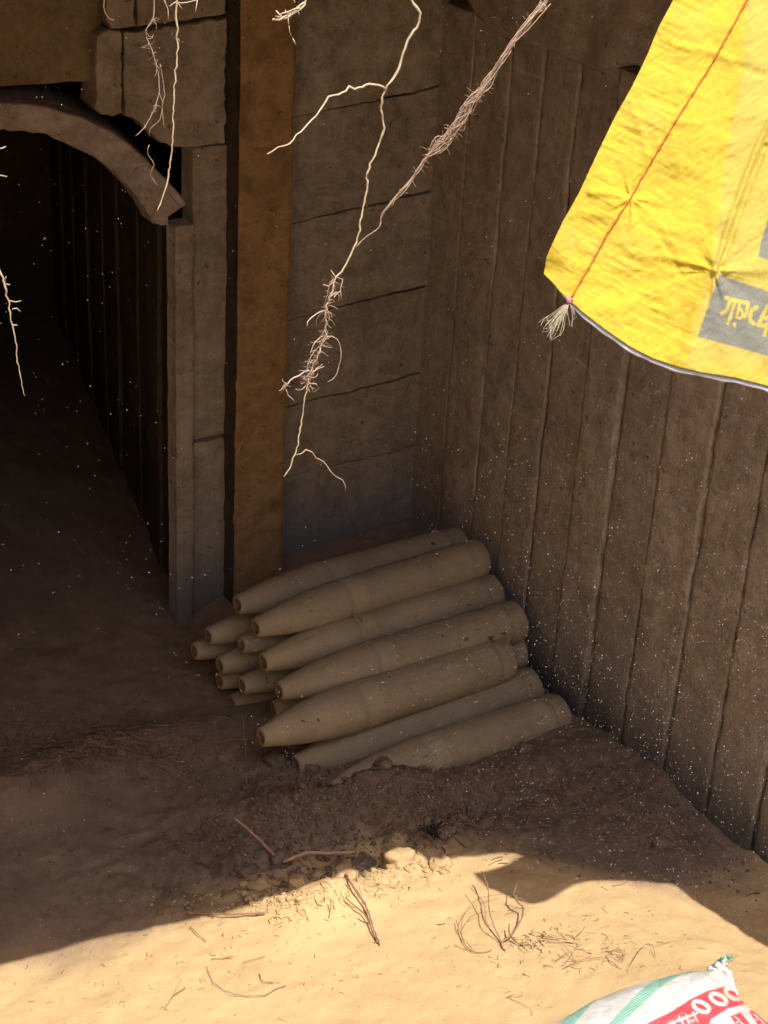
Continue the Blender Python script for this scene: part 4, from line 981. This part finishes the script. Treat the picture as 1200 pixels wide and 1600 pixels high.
litter(260, 470, 1300, 120, 60, g2, .0010, .03); litter(260, 720, 1240, 130, 30, g2, .0011, .035); litter(420, 130, 1165, 130, 26, g2, .0014, .07); litter(120, 1000, 1290, 90, 40, g2, .0011, .035); litter(90, 690, 1300, 26, 16, g2, .0016, .03)
litter(110, 430, 1490, 280, 60, g2, .0005, .013); litter(60, 930, 1470, 60, 25, g2, .0005, .02)
tag(g2.build('root_litter', M_TWIGD), kind='stuff', label='dark tangled root and leaf litter on the shaded soil', cat='litter')

# ------------------------------------------------------------------ clods and crumbs
import bmesh
bmx = bmesh.new(); bmesh.ops.create_icosphere(bmx, subdivisions=1, radius=1); ICO_V = np.array([v.co[:] for v in bmx.verts]); ICO_F = [tuple(v.index for v in f.verts) for f in bmx.faces]; bmx.free()
bmx = bmesh.new(); bmesh.ops.create_icosphere(bmx, subdivisions=4, radius=1); IC3_V = np.array([v.co[:] for v in bmx.verts]); IC3_F = [tuple(v.index for v in f.verts) for f in bmx.faces]; bmx.free()
_LC = {}
def lump(V, seed, sq=.75):
    if (len(V), seed) in _LC: return _LC[(len(V), seed)]
    n_ = fbm(V[:, 0]*1.3+seed*9.1, V[:, 1]*1.3, V[:, 2]*1.3, 4, seed)*.34
    W = V*(1+n_)[:, None]; W[:, 2] *= sq; _LC[(len(V), seed)] = W; return W
clods = [
 (537, 1370, .028, M_CLOD, 'brown rounded clod in shade just left of the stick hollow'), (468, 1385, .030, M_CLOD, 'light brown clod at the shade edge below the bent stick'),
 (404, 1388, .026, M_CLOD, 'sand coloured clod touching the sunlit edge at the left'), (622, 1345, .040, M_CLOD, 'sandy knob half sunlit at the crest of the mound'),
 (690, 1352, .026, M_CLOD, 'small sunlit clod right of the sandy knob'), (568, 1350, .026, M_CLODD, 'dark clod between stick and sandy knob'),
 (385, 1365, .028, M_CLODD, 'dark grey clod below the slanting reddish stick'), (428, 1190, .030, M_CLODD, 'dark clod tucked under the nose of the palest shell'),
 (485, 1200, .028, M_CLODD, 'clod resting against the nose of the second lowest shell'), (690, 1188, .026, M_CLODD, 'round clod leaning on the half buried shell'),
 (700, 1302, .024, M_CLODD, 'black crumbly lump right of the hollow'), (1035, 1320, .024, M_CLODD, 'pale grey clod near the foot of the board wall'),
 (440, 1345, .026, M_CLODD, 'dark clod at the lower end of the slanting reddish stick'), (600, 1196, .024, M_CLODD, 'small clod lying on the buried shell body'), (820, 1172, .022, M_CLODD, 'clod at the front right of the half buried shell')]
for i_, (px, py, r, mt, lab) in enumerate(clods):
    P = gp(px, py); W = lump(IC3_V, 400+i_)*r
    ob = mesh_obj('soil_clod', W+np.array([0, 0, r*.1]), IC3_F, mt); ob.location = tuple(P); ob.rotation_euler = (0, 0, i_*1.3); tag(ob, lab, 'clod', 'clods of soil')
g_ = Geo(); g2 = Geo()
def crumbs(n, cx, cy, sx, sy, geo, r0, r1):
    for _ in range(n):
        px, py = RNG.normal(cx, sx), RNG.normal(cy, sy)
        if not (-80 < px < 1260 and 1000 < py < 1640): continue
        P = pix_ground(px, py, True)
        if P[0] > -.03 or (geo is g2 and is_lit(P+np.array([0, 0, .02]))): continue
        r = r0+(r1-r0)*RNG.random()**3
        geo.add(lump(ICO_V, int(RNG.integers(1, 40)))*r*RNG.uniform(.8, 1.2, 3)+P+np.array([0, 0, r*.2]), ICO_F)
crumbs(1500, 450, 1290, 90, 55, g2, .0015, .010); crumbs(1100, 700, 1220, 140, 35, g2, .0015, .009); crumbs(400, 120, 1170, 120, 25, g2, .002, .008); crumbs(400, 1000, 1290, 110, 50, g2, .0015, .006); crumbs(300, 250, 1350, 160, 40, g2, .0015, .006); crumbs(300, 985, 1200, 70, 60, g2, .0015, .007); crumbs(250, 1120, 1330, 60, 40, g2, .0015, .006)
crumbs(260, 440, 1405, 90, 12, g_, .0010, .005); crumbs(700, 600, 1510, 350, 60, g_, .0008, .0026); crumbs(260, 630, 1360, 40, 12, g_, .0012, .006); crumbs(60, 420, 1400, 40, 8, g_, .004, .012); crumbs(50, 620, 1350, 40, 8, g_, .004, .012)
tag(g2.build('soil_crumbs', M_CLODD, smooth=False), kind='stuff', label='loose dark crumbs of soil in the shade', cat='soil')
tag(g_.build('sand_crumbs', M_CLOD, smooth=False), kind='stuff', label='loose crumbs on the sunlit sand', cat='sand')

# ------------------------------------------------------------------ dust hanging in the sunbeam
mD, nt, b = mat_new('bright_dust'); b.inputs['Base Color'].default_value = (.92, .86, .76, 1); b.inputs['Roughness'].default_value = .6
g_ = Geo(); cnt = 0
OCT_V = np.array([(1, 0, 0), (-1, 0, 0), (0, 1, 0), (0, -1, 0), (0, 0, 1), (0, 0, -1)], float)
OCT_F = [(0, 2, 4), (2, 1, 4), (1, 3, 4), (3, 0, 4), (2, 0, 5), (1, 2, 5), (3, 1, 5), (0, 3, 5)]
tries = 0
while cnt < 15000 and tries < 110000:
    tries += 1
    px, py = RNG.uniform(-20, 1220), RNG.uniform(-20, 1620)
    dens = .09+.91*sstep(420, 1120, px+.30*(py-700))*(.24+.76*sstep(0, 1150, py)**1.5)
    if RNG.random() > dens: continue
    r_ = ray(px, py); P = CAM+r_*RNG.uniform(.9, 3.0)
    if P[0] > -.06 or P[2] < gz_fast(P[0], P[1], False)+.03 or not is_lit(P): continue
    dd_ = np.linalg.norm(P-CAM); s_ = (.00011+.00032*RNG.random()**3.2)*dd_/2
    v_ = OCT_V*s_*RNG.uniform(.7, 1.5, 3); g_.add(v_+P, OCT_F); cnt += 1
tag(g_.build('floating_dust', mD), kind='stuff', label='bright dust specks floating in the sunbeam', cat='dust')
print('dust', cnt, tries)
